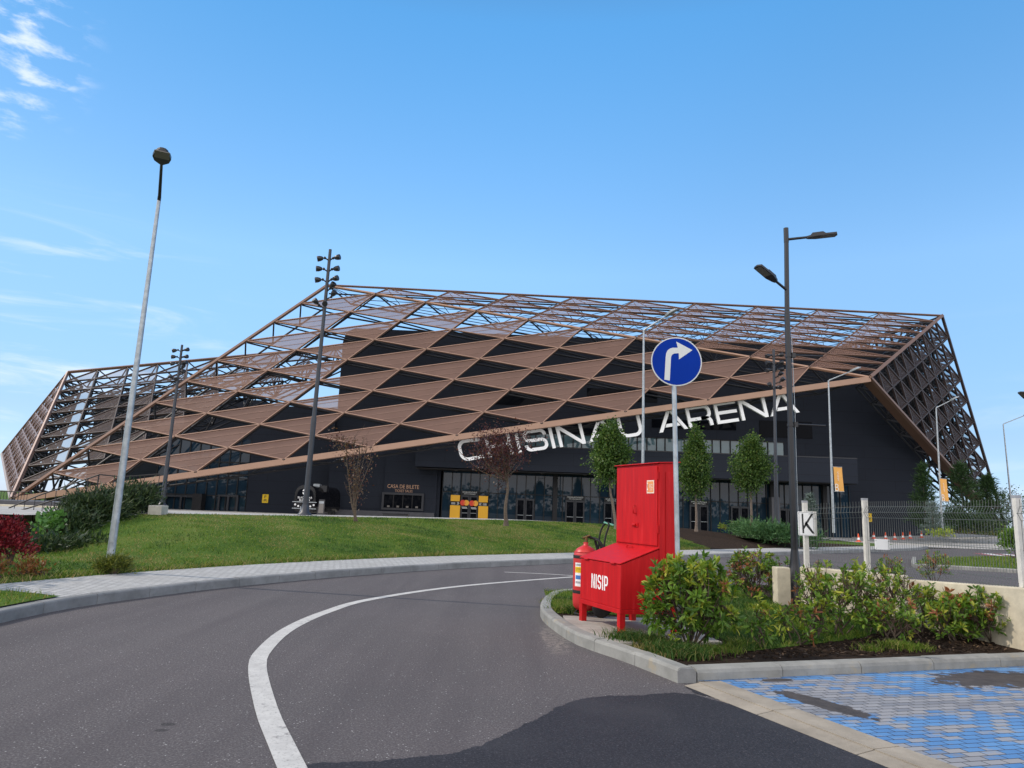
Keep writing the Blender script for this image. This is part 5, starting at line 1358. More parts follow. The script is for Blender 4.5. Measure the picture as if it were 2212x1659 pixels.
sub(bpy.data.objects['letter_sign'], 'rear_plate', lambda m_: (lambda a, b: m_.box((a[0], 12.9, b[2]), (b[0], 12.92, a[2]), M_white_post))(W(1742, 1104, 12.9), W(1765.5, 1158, 12.9)))
uB = ray(1906, 1176); uB = uB[0] / uB[1]; tB = (uB * p2[1] - p2[0]) / ((p3[0] - p2[0]) - uB * (p3[1] - p2[1])); YB = p2[1] + (p3[1] - p2[1]) * tB - .14
def blank(m_, c, w, h, rr):
    for sx in (-1, 1):
        for sy in (-1, 1): m_.lathe((c[0] + sx * w * .86, c[1], c[2] + sy * h * .76), [(.006, 0), (.006, .002)], M_plastic, 8, axis=(0, -1, 0))
plate('blank_sign', 'small blank white plate fixed to the mesh fence right of the middle post', 'sign', 1890, 1922.5, 1164, 1188, YB, .012, M_white, blank)

# ------------------------------------------------------------------ traffic cones
cone_lab = ['orange traffic cone furthest left and nearest, left of the middle fence post', 'orange traffic cone just right of the middle fence post', 'orange traffic cone third from the left in the row', 'orange traffic cone in the middle of the row of seven', 'orange traffic cone fifth from the left in the row',
            'orange traffic cone second from the right in the row', 'orange traffic cone furthest right beside the blue spruce']
def cone(base, k):
    t = thing('traffic_cone', cone_lab[0], 'traffic cone', base, 'orange and white traffic cones')
    B = np.array(base)
    sub(t, 'cone_body', lambda m_: m_.lathe(B, [(.16 * k, .03 * k), (.125 * k, .18 * k)], M_orange_cone, 14))
    sub(t, 'cone_body', lambda m_: m_.lathe(B, [(.095 * k, .36 * k), (.03 * k, .70 * k)], M_orange_cone, 14))
    sub(t, 'reflective_band', lambda m_: m_.lathe(B, [(.126 * k, .18 * k), (.096 * k, .36 * k)], M_white, 14))
    sub(t, 'foot', lambda m_: m_.box((B[0] - .21 * k, B[1] - .21 * k, B[2]), (B[0] + .21 * k, B[1] + .21 * k, B[2] + .035 * k), M_orange_cone))
    return t
cpos = [hit(u, v) for u, v in ((1854.8, 1170.5), (1887.8, 1164), (1913.5, 1165), (1933.3, 1166), (1951, 1165), (1966.6, 1163.5), (1991, 1162))]
c0 = cone(tuple(cpos[0]), cpos[0][1] / 50 * .8)
for q, lb_ in zip(cpos[1:], cone_lab[1:]): dup(c0, tuple(q), lb_)

# ------------------------------------------------------------------ left background: pale wall, stair railings, concrete block
wl0, wl1 = W(-90, 1086, 30), W(132, 1088, 30)
mb = MB(); mb.box((wl0[0], 30, -2), (wl1[0], 30.4, wl0[2]), M_wallc); 
tag(mb.build('retaining_wall', None, .02, (wl0[0], 30, 0)), 'pale concrete retaining wall behind the stair railings at far left', 'wall')
mb = MB(); mb.box((wl0[0], 30.6, -2), (W(330, 1080, 34)[0], 34, W(0, 1079, 32)[2]), M_plinth)
tag(mb.build('terrace', None, .02, (wl0[0], 31, 0)), 'dark raised terrace edge above the pale retaining wall', 'terrace')
def railing(name, label, pts, h, step, r=.018):
    t = thing(name, label, 'railing', tuple(pts[0] - np.array((0, 0, h))), 'black metal railings')
    sub(t, 'handrail', lambda m_: m_.path(pts, r * 1.4, M_rail, 6)); sub(t, 'bottom_rail', lambda m_: m_.path([p - np.array((0, 0, h * .86)) for p in pts], r, M_rail, 6))
    L = np.concatenate([[0], np.cumsum([np.linalg.norm(b - a) for a, b in zip(pts[:-1], pts[1:])])]); n = int(L[-1] / step); P = np.array(pts)
    at = lambda d: np.array([np.interp(d, L, P[:, k]) for k in range(3)])
    for k in range(n + 1):
        p = at(L[-1] * k / n); big = k % 8 == 0
        nm_ = 'railing_post' if big else 'baluster'
        sub(t, nm_, lambda m_: m_.tube(p, p - (0, 0, h * (1.0 if big else .86)), r * (1.2 if big else .7), M_rail, n=5))
    return t
railing('stair_railing', 'long black stair railing climbing in front of the low bronze beam', [W(12, 1106, 26), W(20, 1097, 26), W(87, 1069, 26), W(213, 1026, 26)], 1.05, .38)
railing('landing_railing', 'black level railing at the top of the stairs before the glass entrance', [W(214, 1025, 26.2), W(262, 1030, 26.5), W(345, 1024, 27)], 1.0, .4)
railing('terrace_railing', 'black railing with close bars along the terrace at the left edge', [W(-60, 1059, 31), W(60, 1063, 31)], .62, .12, .014)
railing('lower_railing', 'black lower stair railing against the pale wall above the crimson shrub', [W(-20, 1130, 25), W(28, 1106, 25), W(60, 1098, 25), W(150, 1070, 25)], 1.0, .3)
kb0, kb1 = W(320, 1091, 21.3), W(346, 1122, 21.3)
mb = MB(); mb.box((kb0[0], 21.3, kb1[2] - .2), (kb1[0], 21.75, kb0[2]), M_block); tag(mb.build('concrete_block', None, .03, (kb0[0], 21.3, .5)), 'weathered white concrete block at the left end of the crest path', 'block')

# ------------------------------------------------------------------ vegetation
def rvec(n):
    v = rng.normal(size=(n, 3)); return v / np.linalg.norm(v, axis=1)[:, None]
def leaf_quads(mb, P, D, size, m, aspect=0.5, fold=0.0, near=False, nrm_up=0.5):
    """leaves at points P pointing along D"""
    P = np.asarray(P); n = len(P)
    if n == 0: return
    D = D / np.linalg.norm(D, axis=1)[:, None]
    U = rvec(n) + np.array((0, 0, nrm_up)); S = np.cross(D, U); S /= np.linalg.norm(S, axis=1)[:, None] + 1e-9
    Nn = np.cross(S, D)
    L = (size * rng.uniform(.65, 1.25, n))[:, None]; Wd = L * aspect * .5
    if near:
        V = np.stack([P, P + D * L * .28 + S * Wd * .85 + Nn * L * .05, P + D * L * .28 - S * Wd * .85 + Nn * L * .05, P + D * L * .66 + S * Wd * .8 + Nn * L * .03, P + D * L * .66 - S * Wd * .8 + Nn * L * .03, P + D * L - Nn * L * .10,
                      P + D * L * .28 - Nn * L * .02, P + D * L * .66 - Nn * L * .03], 1).reshape(-1, 3)
        b = np.arange(n)[:, None] * 8
        mb.arrays(V, np.concatenate([b + q for q in ([0, 6, 1, 1], )])[:, :3], m)
        k = mb.n - len(V); i_ = mb.mi(m)
        for q in ((6, 7, 3, 1), (0, 2, 6), (2, 4, 7, 6), (7, 5, 3), (4, 5, 7)):
            F = (b + np.array(q)) + k
            mb.f.extend(F.tolist()); mb.m.extend([i_] * n); mb.sm.extend([False] * n)
    else:
        V = np.stack([P, P + D * L * .5 + S * Wd, P + D * L, P + D * L * .5 - S * Wd], 1).reshape(-1, 3)
        mb.arrays(V, np.arange(n)[:, None] * 4 + np.array([0, 3, 2, 1]), m)
def needles(mb, P, D, size, m, w=.12):
    P = np.asarray(P); n = len(P)
    if n == 0: return
    D = D / np.linalg.norm(D, axis=1)[:, None]
    S = np.cross(D, rvec(n)); S /= np.linalg.norm(S, axis=1)[:, None] + 1e-9
    L = (size * rng.uniform(.6, 1.3, n))[:, None]
    V = np.stack([P - S * L * w, P + S * L * w, P + D * L], 1).reshape(-1, 3)
    mb.arrays(V, np.arange(n)[:, None] * 3 + np.array([0, 1, 2]), m)

def clumped(c, r, n_cl, per, spread, shell=.55, shape=None):
    """points in leaf clumps spread through an ellipsoidal volume, with gaps between the clumps"""
    c, r = np.asarray(c, float), np.asarray(r, float)
    d = rvec(n_cl); rad = shell + (1 - shell) * rng.random(n_cl) ** .7
    rad = np.where(rng.random(n_cl) < .25, rad * .6, rad)
    C = d * rad[:, None]
    if shape is not None: C = shape(C)
    ph = rng.uniform(0, 6.28, 6); wob = 1 + .13 * np.sin(3 * d[:, 0] + 2.2 * d[:, 2] + ph[0]) + .11 * np.sin(4.3 * d[:, 1] - 3 * d[:, 2] + ph[1]) + .10 * np.sin(6.5 * d[:, 2] + 5 * d[:, 0] + ph[2])
    C = C * wob[:, None]
    C = c + C * r
    k = rng.poisson(per, n_cl) + 2
    idx = np.repeat(np.arange(n_cl), k)
    off = rng.normal(size=(len(idx), 3)) * (spread * rng.uniform(.6, 1.3, n_cl)[idx])[:, None]
    off = np.clip(off, -2.1 * spread, 2.1 * spread)
    return C[idx] + off, off, C
def tree(name, label, cat, base, pts, crown, r, mats, n_cl, per, leaf, trunk_r, group=None, shape=None, bark=None, shell=.5, spread=.2, aspect=.55, limbs=14, twigs=True):
    t = thing(name, label, cat, tuple(base), group)
    bark = bark or M_bark_grey
    def tk(m_):
        P = [np.asarray(p, float) for p in pts]; m_.path(smooth3(P, 4), np.linspace(trunk_r, trunk_r * .45, len(P) * 4 - 3), bark, 8)
        m_.lathe(np.asarray(base), [(trunk_r * 1.5, -.05), (trunk_r * 1.15, .08), (trunk_r, .2)], bark, 8)
    sub(t, 'trunk', tk)
    P, off, C = clumped(crown, r, n_cl, per, spread, shell, shape)
    top = np.asarray(pts[-1]); fork = np.asarray(pts[-2]) if len(pts) > 2 else top
    def lb(m_):
        sel = rng.choice(len(C), min(limbs, len(C)), replace=False)
        for k in sel:
            s_ = fork + (top - fork) * rng.random(); e = C[k]; mid = (s_ + e) / 2 + np.array((0, 0, -.10)) * np.linalg.norm(e - s_) + rng.normal(size=3) * .04
            m_.path(smooth3([s_, mid, e], 3), np.linspace(trunk_r * .38, trunk_r * .07, 7), bark, 5)
    sub(t, 'limb', lb)
    def cr(m_):
        D = off * .8 + rvec(len(P)) * spread * .9 + np.array((0, 0, -.15 * spread))
        w = rng.random(len(P)); lo = 0
        for mm, fr in mats:
            s_ = (w >= lo) & (w < lo + fr); lo += fr
            leaf_quads(m_, P[s_], D[s_], leaf, mm, aspect)
    sub(t, 'crown', cr)
    return t
# purple plum in front of the doors
pbase = W(1093, 1133, 26); pbase[2] = mound_at(pbase[0], pbase[1]) if False else pbase[2]
fk_ = W(1097, 1052, 26.05); tp_ = W(1092, 1010, 26.1)
def vase(C):
    C = C.copy(); z = C[:, 2]; k = np.clip(.62 + .55 * (z + 1) / 1.4, .35, 1.1); k = np.where(z > .2, np.clip(1.15 - .45 * (z - .2), .6, 1.15), k)
    C[:, 0] *= k; C[:, 1] *= k; return C
tree('plum_tree', 'purple leaved plum tree on the crest partly hiding the first letters', 'tree', pbase, [pbase, W(1092, 1095, 26), fk_, tp_], W(1078, 972, 26.05), (1.32, 1.1, 1.10), [(M_leaf_plum, .75), (M_leaf_plum2, .25)], 330, 12, .08, .075, 'young purple plum trees', vase, M_bark, .15, .13, .55, 34)
# leaning half-bare plum
b2 = W(768, 1126, 25.5)
t2 = thing('plum_tree', 'half bare multi stemmed plum tree leaning left before the ticket office', 'tree', tuple(b2), 'young purple plum trees')
stems = []
def st_(m_):
    for k, (u, v) in enumerate(((752, 1000), (775, 960), (790, 975), (800, 985), (742, 955), (765, 945), (786, 950))):
        e = W(u + random.uniform(-6, 6), v, 25.5 + random.uniform(-.3, .3)); m = W(764 + (u - 770) * .35 + random.uniform(-2, 2), 1062, 25.5); l = W(765 + (u - 770) * .12, 1100, 25.5)
        Q = smooth3([b2 + rng.normal(size=3) * (.03, .03, 0), l, m, e], 5); m_.path(Q, np.linspace(.028, .008, len(Q)), M_bark, 6); stems.append(Q)
sub(t2, 'stem', st_)
def tw_(m_):
    for Q in list(stems):
        for k in range(9):
            a = Q[random.randrange(len(Q) // 2, len(Q))]; e = a + np.array((random.uniform(-.25, .3), random.uniform(-.3, .3), random.uniform(.25, .65))); mid = (a + e) / 2 + rng.normal(size=3) * .04
            m_.path(smooth3([a, mid, e], 3), np.linspace(.008, .003, 7), M_twig, 4); stems.append([a, mid, e])
sub(t2, 'twig', tw_)
def cr_(m_):
    P, off = [], []
    for (u, v, ru, rv, n) in ((722, 945, .17, .12, 60), (740, 958, .25, .16, 150), (758, 972, .28, .25, 210), (768, 1005, .22, .32, 170), (768, 1045, .13, .3, 120), (790, 1020, .16, .35, 60), (780, 1060, .12, .3, 60), (795, 975, .2, .3, 25)):
        c = W(u, v, 25.5); o = rng.normal(size=(n, 3)) * (ru, .22, rv); P.append(c + o); off.append(o)
    P = np.vstack(P); D = rvec(len(P)) + (0, 0, -.3); w = rng.random(len(P))
    leaf_quads(m_, P[w < .6], D[w < .6], .085, M_leaf_plum2, .55); leaf_quads(m_, P[w >= .6], D[w >= .6], .085, M_leaf_brown, .55)
sub(t2, 'crown', cr_)
# ornamental pears
def egg(C):
    C = C.copy(); z = C[:, 2]; k = np.where(z > -.2, np.clip(1.08 - .72 * (z + .2) / 1.2, .2, 1.1), 1.0); C[:, 0] *= k; C[:, 1] *= k; return C
for (lab_, ub, vb, uc, v0, v1, wpx, Y) in (('dense green pear tree left of the red cabinet, hiding an A', 1331, 1140, 1317, 903, 1052, 98, 33), ('green pear tree directly right of the sign pole', 1504, 1146, 1503, 930, 1078, 70, 38), ('green pear tree right of centre standing above the juniper', 1623, 1140, 1622, 940, 1068, 86, 40)):
    ba = W(ub, vb, Y); tpp = W(uc, v0, Y); bt = W(uc, v1, Y); c = (tpp + bt) / 2; rz = (tpp[2] - bt[2]) / 2; rx = wpx / 2 / 1534 * Y * .86
    sp0 = .13 * Y / 33
    tree('pear_tree', lab_, 'tree', ba, [ba, (ba + bt) / 2 + (.02, 0, 0), bt + (0, 0, .1), c + (0, 0, rz * .3)], c, (rx, rx, rz * .93), [(M_leaf_pear, 1.0)], 620, 24, .125, .075, 'ornamental pear trees', egg, M_bark_grey, .25, sp0, .62, 26)
# conifers
def conifer(name, label, cat, base, h, r, m, n, needle, group=None, layered=0, trunk=.06, w=.12, top_pow=.8, droop=.1):
    t = thing(name, label, cat, tuple(base), group); base = np.asarray(base, float)
    sub(t, 'trunk', lambda m_: m_.tube(base - (0, 0, .1), base + (0, 0, h * .95), trunk, M_bark, trunk * .15, 7))
    def cr(m_):
        nb = n // 26; P, D = [], []
        for k in range(nb):
            f = rng.random() ** 1.25
            if layered: f = (math.floor(f * layered) + rng.normal() * .10 + .5) / layered
            f = min(max(f, .01), .99)
            R = r * (1 - f) ** top_pow * rng.uniform(.55, 1.12); a = rng.uniform(0, 2 * math.pi); d = np.array((math.cos(a), math.sin(a), -droop + .28 * f))
            s_ = base + (0, 0, h * (.04 + .93 * f)); tt = rng.random(26) ** .6
            p = s_ + d * (R * tt)[:, None] + rng.normal(size=(26, 3)) * needle * .45; P.append(p); D.append(d + rvec(26) * .8 + (0, 0, .25))
        needles(m_, np.vstack(P), np.vstack(D), needle, m, w)
    sub(t, 'crown', cr); return t
def at_ground(u, v, Y): return W(u, v, Y)
for (lab_, u, v0, v1, wpx, Y, mm) in (('dark green conical tree at the right end of the dark wall', 2001, 1000, 1148, 64, 63, M_needle), ('broad dark green conical tree in front of the lattice foot', 2083, 998, 1146, 96, 64, M_needle), ('dark green tree right of the lattice foot near the last lamp post', 2143, 1026, 1140, 78, 66, M_needle)):
    b_ = W(u, v1, Y); h = W(u, v0, Y)[2] - b_[2]; conifer('conifer', lab_, 'tree', b_, h, wpx / 2 / 1534 * Y * 1.15, mm, 5200, .30, 'dark conifers by the lattice foot', top_pow=.62, droop=-.12)
for (lab_, u, v0, v1, wpx, Y, ly) in (('slim pale blue spruce behind the letter K sign in front of the glass', 1752, 1063, 1150, 34, 52, 7), ('layered pale blue spruce right of the traffic cones', 2017, 1083, 1156, 50, 58, 6)):
    b_ = W(u, v1, Y); h = W(u, v0, Y)[2] - b_[2]; conifer('blue_spruce', lab_, 'tree', b_, h, wpx / 2 / 1534 * Y * 1.1, M_needle_blue, 3000, .20, 'small blue spruces', layered=ly, top_pow=.55 if ly == 6 else .7)
def mound_shrub(name, label, cat, segs, m, n, needle, group=None, w=.14, up=.5, leafy=None, stem=None, flick=.35):
    c0 = segs[0][0]; t = thing(name, label, cat, (c0[0], c0[1], c0[2] - segs[0][1][2] * .8), group)
    def cr(m_):
        tot = sum(s_[1][0] * s_[1][2] for s_ in segs)
        for c, r in segs:
            k = int(n * r[0] * r[2] / tot); nc = max(6, k // 22)
            d = rvec(nc); d[:, 2] = np.abs(d[:, 2]) * 1.0 - .35 * (rng.random(nc) < .4); rad = .55 + .5 * rng.random(nc) ** .8
            C = np.asarray(c) + d * rad[:, None] * np.asarray(r); idx = np.repeat(np.arange(nc), 22)
            P = C[idx] + rng.normal(size=(len(idx), 3)) * needle * .9; D = d[idx] + rvec(len(idx)) * .9 + (0, 0, up)
            if leafy: leaf_quads(m_, P, D, needle, m, leafy)
            else: needles(m_, P, D, needle, m, w)
    sub(t, 'foliage', cr)
    def stm(m_):
        rootp = [np.array((c[0], c[1], c[2] - r[2] * .9)) for c, r in segs]
        if len(rootp) > 1: m_.path(rootp, .02, M_twig, 5)
        for c, r in segs:
            b_ = np.array((c[0], c[1], c[2] - r[2] * .9))
            for k in range(5):
                e = np.asarray(c) + rvec(1)[0] * np.asarray(r) * .7; m_.path(smooth3([b_, (b_ + e) / 2 + rng.normal(size=3) * .05, e], 3), np.linspace(.03, .008, 7), M_twig, 5)
    sub(t, 'stem', stm); return t
def seg(u, v, Y, ru, rv, rd=None):
    c = W(u, v, Y); k = Y / 1534; return (c, (ru * k, (rd or ru * .7) * k, rv * k))
mound_shrub('juniper_hedge', 'dark green sprawling juniper hedge behind the lamp post at left', 'hedge', [seg(150, 1150, 19.5, 55, 38), seg(205, 1118, 20.5, 70, 50), seg(270, 1098, 21.5, 50, 42), seg(305, 1085, 22, 32, 34), seg(165, 1195, 18.2, 65, 28), seg(108, 1192, 17.5, 50, 24)], M_needle_dark, 17000, .15)
mound_shrub('vine_leaves', 'bright green broad leaves poking from the dark juniper hedge', 'vine', [seg(107, 1128, 18.6, 11, 7), seg(103, 1142, 18.4, 6, 7)], M_leaf_pale_green, 60, .13, leafy=.85)
mound_shrub('crimson_shrub', 'crimson red leaved shrub at the left edge below the railings', 'shrub', [seg(-15, 1175, 13.2, 62, 50), seg(25, 1190, 13.2, 45, 32), seg(14, 1150, 13.3, 24, 30)], M_leaf_crimson, 3600, .06, leafy=.55)
mound_shrub('orange_shrub', 'orange brown low shrub on the grass right of the crimson shrub', 'shrub', [seg(48, 1237, 12.6, 20, 13), seg(85, 1232, 12.8, 18, 14), seg(62, 1224, 12.8, 12, 12)], M_leaf_orange, 420, .07, 'small orange shrubs', leafy=.45)
mound_shrub('orange_shrub', 'orange brown low shrub cut by the left edge under the crimson shrub', 'shrub', [seg(-4, 1232, 12.3, 16, 22)], M_leaf_orange, 260, .07, 'small orange shrubs', leafy=.45)
mound_shrub('thuja_bush', 'small rounded golden green bush at the foot of the left lamp post', 'bush', [seg(247, 1222, 13.6, 32, 17), seg(222, 1226, 13.6, 16, 10)], M_goldbush, 3200, .06)
mound_shrub('spreading_juniper', 'bright green spreading juniper on the dark soil slope at right of centre', 'shrub', [seg(1640, 1150, 39, 45, 14, 60), seg(1690, 1158, 38, 50, 16, 60), seg(1738, 1166, 37, 35, 13, 50), seg(1610, 1142, 41, 28, 9, 50)], M_juniper, 9000, .20)
mound_shrub('low_conifer', 'low dark green conifer between the blue spruce and the lattice foot', 'shrub', [seg(2068, 1128, 61, 30, 26), seg(2100, 1138, 61, 34, 16)], M_needle, 2600, .3, 'low dark shrubs by the lattice foot')
mound_shrub('low_conifer', 'low grey green shrub growing under the broad conical tree', 'shrub', [seg(2125, 1140, 60, 28, 11)], M_needle_dark, 900, .3, 'low dark shrubs by the lattice foot')
mound_shrub('yellow_groundcover', 'yellow green low plants at the base of the second banner lamp post', 'plant', [seg(2035, 1154, 56, 26, 5)], M_leaf_lime, 420, .16, leafy=.6)
mound_shrub('pale_groundcover', 'pale low plants on the dark soil in front of the entrance glass', 'plant', [seg(1590, 1136, 42, 15, 4), seg(1565, 1140, 42, 8, 3)], M_leaf_lime, 160, .10, leafy=.6)
mound_shrub('far_bush', 'trimmed green bush behind the last fence post at the right edge', 'bush', [seg(2192, 1180, 29, 26, 24), seg(2186, 1160, 29, 18, 14)], M_leaf_green, 1500, .12, leafy=.5)
tree('far_tree', 'thin leafed tree beyond the last lamp post at the right edge', 'tree', W(2188, 1140, 84), [W(2188, 1140, 84), W(2188, 1110, 84), W(2188, 1092, 84)], W(2190, 1088, 84), (1.9, 1.6, 1.7), [(M_leaf_pear, .6), (M_leaf_brown, .4)], 90, 12, .22, .09, None, None, M_bark, .3, .3)

# photinia bushes: stems, whorls of glossy leaves, red young tips
def photinia(label, base, w, d, h, n, red=.08, lime=.3, leaf=.085, low=.15, sparse=.0, per=9, brown=0.0, top_h=None, group='photinia bushes on the island', near=True, name='photinia_bush', seed_shift=None):
    base = np.asarray(base, float); t = thing(name, label, 'bush', tuple(base), group)
    tips = []
    ns = max(4, int(n / 16))
    main = []
    for k in range(ns):
        a = rng.uniform(0, 2 * math.pi); rr = math.sqrt(rng.random()); main.append(base + np.array((math.cos(a) * rr * w * .36, math.sin(a) * rr * d * .36, h * rng.uniform(.35, .62))))
    for k in range(n):
        a = rng.uniform(0, 2 * math.pi); rr = rng.random() ** .42; f = low + (1 - low) * rng.random() ** .75
        bulge = .62 + .38 * math.sin(math.pi * min(1, .15 + f * .8))
        tips.append(base + np.array((math.cos(a) * rr * w * .5 * bulge, math.sin(a) * rr * d * .5 * bulge, h * f * (1 - .12 * rr + rng.normal() * .04))))
    tips = np.array(tips); main = np.array(main)
    near_ = np.argmin(((tips[:, None] - main[None]) ** 2).sum(2), 1)
    def stm(m_):
        for m in main:
            q = base + rng.normal(size=3) * (.035, .035, 0); q[2] = base[2] - .03
            Q = smooth3([q, (q + m) / 2 + rng.normal(size=3) * .035, m], 4); m_.path(Q, np.linspace(.013, .007, len(Q)), M_bark, 5)
        for i, tp in enumerate(tips):
            s_ = main[near_[i]]; s_ = s_ + (base - s_) * rng.random() * .45
            Q = smooth3([s_, (s_ + tp) / 2 + rng.normal(size=3) * .03 + (0, 0, -.02), tp], 3); m_.path(Q, np.linspace(.006, .003, len(Q)), M_twig, 4)
    sub(t, 'stem', stm)
    bare = rng.random(n) < sparse
    hz = (tips[:, 2] - base[2]) / h; kind = np.zeros(n, int)
    kind[rng.random(n) < lime * (.35 + hz)] = 1; kind[rng.random(n) < red * (.2 + 1.5 * hz)] = 2; kind[rng.random(n) < brown] = 3
    def fo(m_):
        for k, mm in enumerate((M_leaf_green, M_leaf_lime, M_leaf_red, M_leaf_brown)):
            s_ = np.where((kind == k) & ~bare)[0]
            if not len(s_): continue
            idx = np.repeat(s_, per + 2)
            dirs = unit_rows(tips[idx] - main[near_[idx]] + (0, 0, .12))
            D = dirs * .35 + rvec(len(idx)) * .9 + (0, 0, .12)
            P = tips[idx] - dirs * (rng.random(len(idx))[:, None] ** 1.5) * .09 + rng.normal(size=(len(idx), 3)) * .006
            leaf_quads(m_, P, D, leaf, mm, .40, near=near, nrm_up=1.1)
    sub(t, 'foliage', fo); return t
def unit_rows(a): return a / (np.linalg.norm(a, axis=1)[:, None] + 1e-9)
def gb(u, v, z=.1): return G(u, v, z)
photinia('dense leafy photinia bush at the island corner beside the red cabinet', gb(1492, 1402), 1.16, .85, 1.08, 215, .015, .42, .096, .10, per=12)
photinia('photinia bush with long red shoots behind the sign pole and left of the concrete post', gb(1632, 1296), 1.15, .9, .92, 150, .18, .36, .085, .1, .05)
photinia('photinia bush with pale tips just left of the black twin lamp base', gb(1692, 1292), .75, .7, .80, 70, .10, .4, .08, .1, .1)
photinia('tiny sparse photinia sprig nearest the front kerb beside the dense corner bush', gb(1648, 1402), .34, .3, .62, 16, .04, .6, .085, .1, .15)
photinia('small sparse photinia with bare twigs in the middle of the bed', gb(1722, 1394), .62, .45, .52, 34, .08, .5, .082, .1, .25)
photinia('large sparse photinia with many bare twigs in front of the low wall', gb(1808, 1372), 1.15, .8, 1.02, 125, .03, .52, .082, .16, .28, 8, .03)
photinia('tall thin photinia with yellowing leaves left of the large sparse one', gb(1765, 1338), .85, .7, .80, 74, .05, .65, .078, .3, .3, 7, .05)
photinia('open photinia with yellow green tips right of the large sparse one', gb(1876, 1368), .95, .7, .98, 95, .05, .5, .082, .12, .3, 8, .04)
photinia('twiggy brown tipped photinia with a forked grey stem in the bed', gb(1935, 1352), .85, .6, .95, 70, .06, .36, .078, .25, .4, 7, .2)
photinia('thin photinia with a bent stem before the pale wall', gb(1985, 1364), .62, .5, .66, 52, .08, .3, .078, .15, .3)
photinia('leaning upright photinia just left of the rightmost bush', gb(2030, 1368), .5, .5, .66, 44, .1, .3, .078, .2, .25)
photinia('bushy photinia with red tips at the right end by the pale wall', gb(2090, 1380), .80, .65, .66, 105, .09, .28, .082, .12, .05)
photinia('wide low photinia with pale tips in front of the long pale wall', gb(1920, 1388), .95, .6, .55, 70, .04, .45, .08, .12, .2, 8)
photinia('rounded photinia at the far right end of the bed under the wall', gb(2146, 1390), .80, .6, .74, 120, .07, .28, .082, .12, .05)
photinia('photinia with orange tips between the bent stem and the rightmost bush', gb(2060, 1385), .66, .5, .55, 60, .08, .36, .08, .12, .15)
photinia('thin stemmed photinia left of the large sparse one near the turf', gb(1762, 1380), .55, .5, .60, 34, .08, .5, .08, .15, .3)
photinia('photinia growing beyond the fence right of the letter K sign', G(1778, 1262, 0), .75, .6, .60, 55, .12, .3, .075, .2, .2, group='photinia bushes beyond the fence', near=False)
photinia('photinia beyond the fence behind the blank white plate', G(1925, 1262, 0), .85, .6, .78, 80, .22, .3, .075, .2, .1, group='photinia bushes beyond the fence', near=False)
photinia('tall red tipped photinia beyond the fence right of the blank white plate', G(2020, 1262, 0), .95, .7, .92, 95, .28, .3, .075, .15, .12, group='photinia bushes beyond the fence', near=False)

# ------------------------------------------------------------------ grass
def blades(mb, P, h, m, w=.006, lean=.5, segs=1):
    n = len(P); 
    if not n: return
    a = rng.uniform(0, 2 * math.pi, n); H = h * rng.uniform(.5, 1.3, n)
    S = np.stack([np.cos(a), np.sin(a), np.zeros(n)], 1) * (w * rng.uniform(.7, 1.4, n))[:, None]
    b = rng.uniform(0, 2 * math.pi, n); k = lean * rng.uniform(.2, 1.3, n)
    Lv = np.stack([np.cos(b) * k, np.sin(b) * k, np.ones(n)], 1)
    if segs == 1:
        T = P + Lv * H[:, None]; V = np.stack([P - S, P + S, T], 1).reshape(-1, 3); mb.arrays(V, np.arange(n)[:, None] * 3 + np.array([0, 1, 2]), m)
    else:
        M_ = P + Lv * (1, 1, 1) * (H * .55)[:, None] * (.6, .6, 1); T = P + Lv * H[:, None] * (1.25, 1.25, .92)
        V = np.stack([P - S, P + S, M_ + S * .75, M_ - S * .75, T], 1).reshape(-1, 3); q = np.arange(n)[:, None] * 5
        mb.arrays(V, q + np.array([0, 1, 2, 3]), m); k0 = mb.n - len(V); F = q + np.array([3, 2, 4]) + k0
        mb.f.extend(F.tolist()); mb.m.extend([mb.mi(m)] * n); mb.sm.extend([False] * n)
def stuff(o, label):
    o['kind'] = 'stuff'; o['label'] = label; return o
def vnoise(x, y, sc_, seed=0):
    r = np.random.default_rng(seed); g = r.random((64, 64)); x = np.asarray(x) * sc_; y = np.asarray(y) * sc_
    i, j = np.floor(x).astype(int), np.floor(y).astype(int); fx, fy = x - i, y - j; fx = fx * fx * (3 - 2 * fx); fy = fy * fy * (3 - 2 * fy)
    q = lambda a, b: g[a % 64, b % 64]
    return (q(i, j) * (1 - fx) + q(i + 1, j) * fx) * (1 - fy) + (q(i, j + 1) * (1 - fx) + q(i + 1, j + 1) * fx) * fy
# slope
N_S = 120000
it = rng.uniform(0, 1, N_S) ** 1.0
ii = np.interp(it, [0, 1], [np.searchsorted(KC[:, 1], 6.5), np.argmin(abs(KC[:, 0] - 15.5))])
i0 = np.clip(ii.astype(int), 0, len(KC) - 2); fr_ = ii - i0
cx_ = KC[i0] * (1 - fr_)[:, None] + KC[i0 + 1] * fr_[:, None]; nx_ = KN[i0] * (1 - fr_)[:, None] + KN[i0 + 1] * fr_[:, None]
ss = S_IN + .02 + (S_CREST - S_IN) * rng.random(N_S)
ch = np.array([crest_h(k) for k in range(len(KC))]); hh_ = ch[i0] * (1 - fr_) + ch[i0 + 1] * fr_
tt_ = np.clip((ss - S_IN) / (S_CREST - S_IN), 0, 1); zz = .15 + (hh_ - .15) * (.62 * tt_ + .38 * (1 - (1 - tt_) ** 2))
PS = np.stack([cx_[:, 0] + nx_[:, 0] * ss, cx_[:, 1] + nx_[:, 1] * ss, zz - .01], 1)
soilm = (PS[:, 0] > 7.4 + 1.6 * (1 - tt_)) & (PS[:, 0] > 7.0)
PS = PS[~soilm]; tt2 = tt_[~soilm]
q1n = vnoise(PS[:, 0] + 50, PS[:, 1], .55, 1) * .55 + vnoise(PS[:, 0], PS[:, 1] + 9, 1.9, 2) * .45
